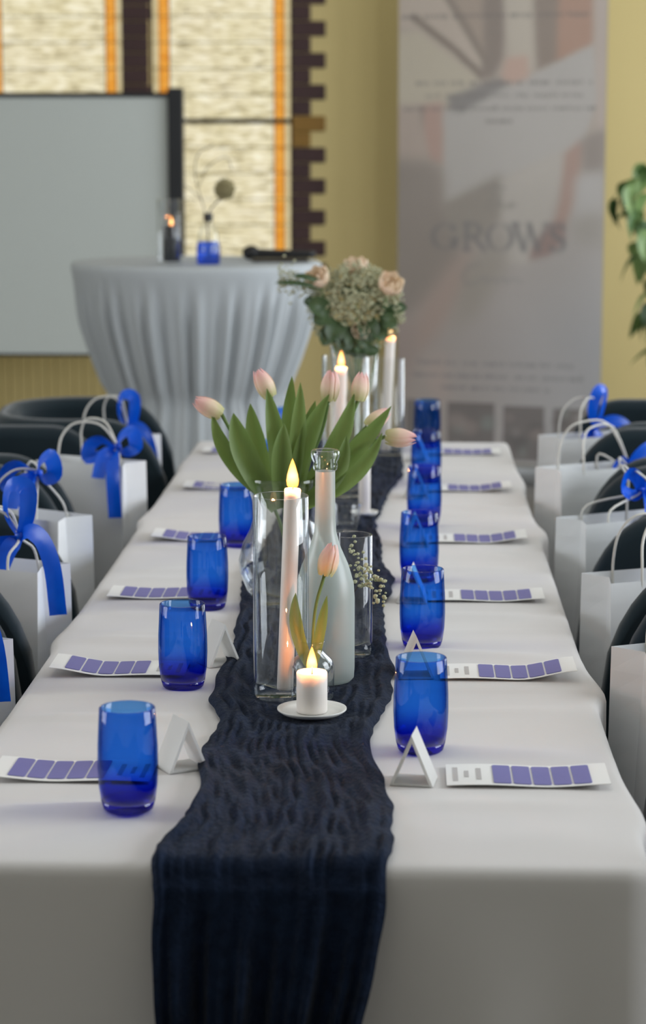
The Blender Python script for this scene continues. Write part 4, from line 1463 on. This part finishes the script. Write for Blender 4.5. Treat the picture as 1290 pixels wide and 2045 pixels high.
def bouquet_fill():
    rs = random.Random(4)
    tiny = []
    ico = []
    bm = bmesh.new()
    bmesh.ops.create_icosphere(bm, subdivisions=1, radius=1.0)
    bm.verts.index_update()
    iv = [tuple(v.co) for v in bm.verts]
    if_ = [tuple(v.index for v in f.verts) for f in bm.faces]
    bm.free()
    V, Fc = [], []

    def blob(p, s):
        k = len(V)
        V.extend((p[0] + v[0] * s, p[1] + v[1] * s, p[2] + v[2] * s * 0.8) for v in iv)
        Fc.extend(tuple(i + k for i in f) for f in if_)
    c = Vector((0.020, 2.95, 1.125))
    for i in range(2600):
        d = Vector((rs.gauss(0, 1), rs.gauss(0, 1), rs.gauss(0, 1))).normalized()
        rr = rs.uniform(0.62, 1.03)
        p = c + Vector((d.x * .112 * rr, d.y * .10 * rr, d.z * .105 * rr))
        if p.z < 1.06 and rs.random() < 0.45:
            continue
        blob(p, rs.uniform(.0028, .0052))
    for i in range(260):                                   # sprays reaching left
        t = rs.random()
        p = Vector((-0.06 - .10 * t, 2.92 + rs.uniform(-.02, .02), 1.165 + .03 * t + rs.gauss(0, .016)))
        blob(p, rs.uniform(.0022, .0042))
    o = obj('blossom_cloud', V, Fc, 'gyps_white', smooth=True)
    tag(o, 'cloud of tiny cream filler blossoms in the far bouquet', 'blossom', kind='stuff')
    # stems and dark leaves of the filler
    g = thing('bouquet_greenery', 'dark green leaves and stems below the far bouquet', 'foliage', ft)
    o0 = Vector(ft)
    for i in range(12):
        a = i * .52
        top = Vector((BX + .075 * math.cos(a), BY + .07 * math.sin(a), 1.09))
        obj('stem', *tube([v - o0 for v in bez([(BX - .02 * math.cos(a), BY - .02 * math.sin(a), RZ + .016), (BX, BY, .93), top], 10)], .0015, 5), mat='leaf_tulip', parent=g)
    for i, (x, z, tx, tz, w) in enumerate([(-.045, 1.12, -.088, 1.138, .045), (-.04, 1.11, -.075, 1.095, .04), (-.03, 1.08, -.055, 1.045, .04), (.0, 1.07, -.01, 1.035, .04), (.03, 1.075, .05, 1.04, .04), (.06, 1.085, .09, 1.06, .04),
                                           (.075, 1.10, .115, 1.09, .036), (-.02, 1.10, -.03, 1.05, .05), (.045, 1.10, .055, 1.055, .05), (.01, 1.09, .02, 1.03, .045), (-.055, 1.185, -.125, 1.205, .014), (-.06, 1.175, -.165, 1.188, .012)]):
        obj('leaf', *leaf_blade(Vector((x, 2.875, z)) - o0, Vector((tx, 2.855, tz)) - o0, (0, -.01, .006), w, 8), mat='leaf_dark', parent=g)
    # sprig by the straight glass
    V.clear()
    Fc.clear()
    sp = thing('blossom_sprig', 'thin sprig of tiny white blossoms beside the straight glass', 'sprig', (0.030, 0.82, RZ))
    o1 = Vector((0.030, 0.82, RZ))
    stem_pts = bez([(0.030, .82, .772), (0.032, .80, .80), (0.055, .81, .855), (0.078, .82, .90)], 14)
    obj('stem', *tube([v - o1 for v in stem_pts], .0008, 5), mat='twig', parent=sp)
    for i in range(100):
        p = Vector((rs.uniform(.056, .108), .82 + rs.uniform(-.015, .015), 0))
        p.z = .915 - (p.x - .062) * 1.1 + rs.gauss(0, .014)
        blob(p - o1, rs.uniform(.0018, .0040))
    b = obj('blossoms', V, Fc, 'gyps_white', sp)
    b['kind'] = 'stuff'


bouquet_fill()


# ------------------------------------------------------------------ tub chairs
def build_chair():
    """faces +x; origin on the floor below the middle of the arm fronts"""
    root = thing('tub_chair', 'x', 'chair')
    D, Wd, Rc, th = 0.44, 0.27, 0.20, 0.050
    path = []
    n1, n2, n3 = 14, 14, 10
    for i in range(n1):
        path.append((-(D - Rc) * i / n1, -Wd, (0, -1)))
    for i in range(n2 + 1):
        a = R(90 * i / n2)
        path.append((-(D - Rc) - Rc * math.sin(a), -Wd + Rc - Rc * math.cos(a), (-math.sin(a), -math.cos(a))))
    half = path[:]
    yb = -Wd + Rc
    for i in range(1, n3):
        path.append((-D, yb + (2 * -yb) * i / n3, (-1, 0)))
    path += [(x, -y, (nx, -ny)) for x, y, (nx, ny) in half[::-1]]
    V, Fc = [], []
    m = 12
    ds = [0]
    for a, b in zip(path, path[1:]):
        ds.append(ds[-1] + math.hypot(b[0] - a[0], b[1] - a[1]))
    tot = ds[-1]
    for (x, y, (nx, ny)), d in zip(path, ds):
        e = min(d, tot - d)
        q = min(1, e / 0.17)
        zt = 0.600 + 0.262 * math.sqrt(max(0, 1 - (1 - q) ** 2.2))
        zb = 0.33
        prof = [(0, zb), (0.004, zb + .03), (0.004, (zb + zt) / 2), (0, zt - .03)]
        for k in range(5):
            a = R(180 * k / 4)
            prof.append((-th / 2 + th / 2 * math.cos(a), zt - .025 + .025 * math.sin(a)))
        prof += [(-th, zt - .03), (-th, (zb + zt) / 2), (-th, zb)]
        for o, z in prof:
            V.append((x + nx * o, y + ny * o, z))
    npf = 12
    for i in range(len(path) - 1):
        for k in range(npf):
            k2 = (k + 1) % npf
            Fc.append((i * npf + k, i * npf + k2, (i + 1) * npf + k2, (i + 1) * npf + k))
    Fc.append(tuple(range(npf))[::-1])
    Fc.append(tuple((len(path) - 1) * npf + k for k in range(npf)))
    obj('backrest', V, Fc, 'velvet', root)
    obj('seat', *bbox(-D + th + .002, 0.0, -Wd + th + .002, Wd - th - .002, 0.335, 0.464, 0.03, 4), mat='velvet_navy', parent=root)
    for sx in (-0.05, -D + 0.08):
        for sy in (-1, 1):
            obj('leg', *tube([(sx - .0, sy * (Wd - .06), 0.34), (sx + (0.02 if sx > -.1 else -.02), sy * (Wd - .04), 0)], [.018, .011], 10), mat='chair_leg', parent=root)
    return root


ch0 = build_chair()
CHAIRS = [('left', 1, -.45, .80, 0), ('left', 2, -.436, 1.36, 0), ('left', 3, -.525, 1.945, 2), ('left', 4, -.525, 2.585, -2), ('left', 5, -.43, 3.215, 4),
          ('right', 0, .46, .22, 0), ('right', 1, .45, .80, 0), ('right', 2, .437, 1.375, 0), ('right', 3, .474, 1.975, 0), ('right', 4, .492, 2.60, 0), ('right', 5, .52, 3.19, 0)]
firstc = True
for side, k, x, y, rz in CHAIRS:
    o = ch0 if firstc else copy_tree(ch0)
    firstc = False
    o.location = (x, y, 0)
    o.rotation_euler = (0, 0, R(rz) + (math.pi if side == 'right' else 0))
    tag(o, f'dark teal velvet tub chair, {ORD[k]} along the {side} side of the table', 'chair', 'velvet tub chairs along the long table')


# ------------------------------------------------------------------ gift bags with blue ribbons
BW, BD, BH = 0.22, 0.11, 0.338


def bag_body_vf(lean=0.0):
    """open paper bag with creased gussets"""
    V, Fc = [], []
    nz = 10
    for j in range(nz + 1):
        t = j / nz
        g = 0.004 + 0.020 * t                              # gusset fold depth
        pinch = 1 - 0.10 * t * t
        y = BD / 2 * pinch
        bow = 0.004 * math.sin(math.pi * t)
        ring = [(-BW / 2, -y), (-BW / 6, -y - bow), (BW / 6, -y - bow), (BW / 2, -y), (BW / 2 - g, 0), (BW / 2, y), (BW / 6, y + bow), (-BW / 6, y + bow), (-BW / 2, y), (-BW / 2 + g, 0)]
        V += [(x + lean * t * t, yy, BH * t) for x, yy in ring]
    n = 10
    for j in range(nz):
        for k in range(n):
            k2 = (k + 1) % n
            Fc.append((j * n + k, j * n + k2, (j + 1) * n + k2, (j + 1) * n + k))
    Fc.append(tuple(range(n))[::-1])
    # turned-in top hem
    k0 = len(V)
    top = V[nz * n: nz * n + n]
    V += [(x * 0.985, y * 0.965, BH - 0.045) for x, y, z in top]
    for k in range(n):
        k2 = (k + 1) % n
        Fc.append((nz * n + k, nz * n + k2, k0 + k2, k0 + k))
    return V, Fc


def build_bag(variant, label, loc, rz, mirror=1, knot=None):
    """variant 0: tall loop and wide bow; 1: soft drooping bow; mirror flips the bow left/right"""
    root = thing('gift_bag', label, 'gift bag', loc, rz, 'white gift bags on the chairs')
    obj('bag_body', *bag_body_vf(), mat='paper_bag', parent=root, smooth=False)
    rs = random.Random(hash(label) % 1000 if False else int(abs(loc[0] * 1000) + loc[1] * 100))
    kx, kz = (knot or (0.03 * mirror, 0.060))
    K = Vector((kx, 0, BH + kz))
    for s in (-1, 1):
        y = s * (BD / 2 * 0.9 - 0.002)
        hh = 0.088 + rs.uniform(-.006, .01)
        m = mirror
        pts = bez([(-0.052 * m, y, BH - 0.03), (-0.052 * m, y, BH + 0.02), (-0.046 * m, y * .8, BH + hh * .7), (-0.020 * m, y * .5, BH + hh), (kx * .5, y * .2, BH + max(hh * .95, kz + .012)),
                   (K.x, s * .003, K.z), (0.047 * m, y * .8, BH + 0.02), (0.052 * m, y, BH - 0.03)], 36)
        obj('handle', *tube(pts, 0.0023, 7), mat='paper_cord', parent=root)
    rb = obj('ribbon', *tube([K + Vector((-.006, 0, 0)), K + Vector((-.004, 0, .003)), K + Vector((.004, 0, .003)), K + Vector((.006, 0, 0))], [.005, .0085, .0085, .005], 10), mat='ribbon_blue', parent=root)
    w = 0.030
    m = mirror
    if variant == 0:
        loops = [[(0, 0, 0), (-.012 * m, -.008, .030), (-.004 * m, -.012, .062), (.014 * m, -.004, .060), (.010 * m, 0, .025), (0, 0, 0)],
                 [(0, -.002, 0), (-.024 * m, -.012, -.006), (-.050 * m, -.018, -.030), (-.044 * m, -.024, -.046), (-.018 * m, -.012, -.022), (0, -.002, 0)]]
        tails = [[(0, 0, 0), (.022 * m, -.010, .012), (.050 * m, -.022, .004), (.070 * m, -.030, -.030), (.080 * m, -.034, -.090)],
                 [(0, 0, 0), (-.006 * m, -.016, -.012), (-.014 * m, -.028, -.040)]]
    else:
        loops = [[(0, 0, 0), (.014 * m, -.010, .020), (.034 * m, -.014, .030), (.040 * m, -.012, .008), (.018 * m, -.006, -.004), (0, 0, 0)],
                 [(0, 0, 0), (-.022 * m, -.010, .014), (-.040 * m, -.016, .004), (-.040 * m, -.018, -.016), (-.016 * m, -.008, -.008), (0, 0, 0)]]
        tails = [[(0, 0, 0), (.014 * m, -.034, -.010), (.026 * m, -.058, -.045), (.032 * m, -.062, -.110)],
                 [(0, 0, 0), (-.006 * m, -.034, -.010), (-.004 * m, -.058, -.045)]]

    def wd(t):
        return (0.25, 1.0, 0.35)
    for L in loops:
        pts = bez([Vector(p) * 1.4 + K for p in L], 24)
        n = len(pts)
        obj('loop', *strip(pts, [w * (0.4 + 0.6 * math.sin(math.pi * i / (n - 1)) ** .6) for i in range(n)], (0.80, 0.60)), mat='ribbon_blue', parent=rb)
    for L in tails:
        pts = bez([Vector(p) * 1.25 + K for p in L], 18)
        n = len(pts)
        obj('tail', *strip(pts, [w * (0.4 + 0.6 * min(1, 3 * i / n)) for i in range(n)], (1.0, 0.25)), mat='ribbon_blue', parent=rb)
    return root


SEAT = 0.4665
B = 'white gift bag with blue ribbon, '
# right-hand bags show their narrow side to the table
build_bag(0, B + 'farthest on the right side', (0.578, 3.16, SEAT), R(28), 1, (0.022, .018))
build_bag(1, B + 'second from the far end on the right', (0.535, 2.52, SEAT + .012), R(30), 1, (0.098, -.008))
build_bag(1, B + 'third from the far end on the right', (0.541, 1.92, SEAT), R(30), -1, (0.05, .045))
build_bag(1, B + 'fourth from the far end on the right', (0.547, 1.335, SEAT), R(24), 1, (0.06, .05))
build_bag(0, B + 'fifth from the far end on the right', (0.547, 0.78, SEAT), R(26), 1, (0.06, .05))
# left-hand bags
build_bag(0, B + 'cut by the left edge, nearest the camera', (-0.545, 0.80, SEAT), R(-26), 1, (0.055, .045))
build_bag(0, B + 'second-nearest on the left side', (-0.540, 1.33, SEAT + .012), R(-24), 1, (0.045, .045))
build_bag(1, B + 'third-nearest on the left side', (-0.580, 1.92, SEAT), R(-32), 1, (0.02, .075))
build_bag(1, B + 'second from the far end on the left', (-0.548, 2.53, SEAT + .018), R(-24), 1, (0.068, .030))
build_bag(0, B + 'farthest on the left side', (-0.580, 3.14, SEAT), R(-26), 1, (0.05, .008))
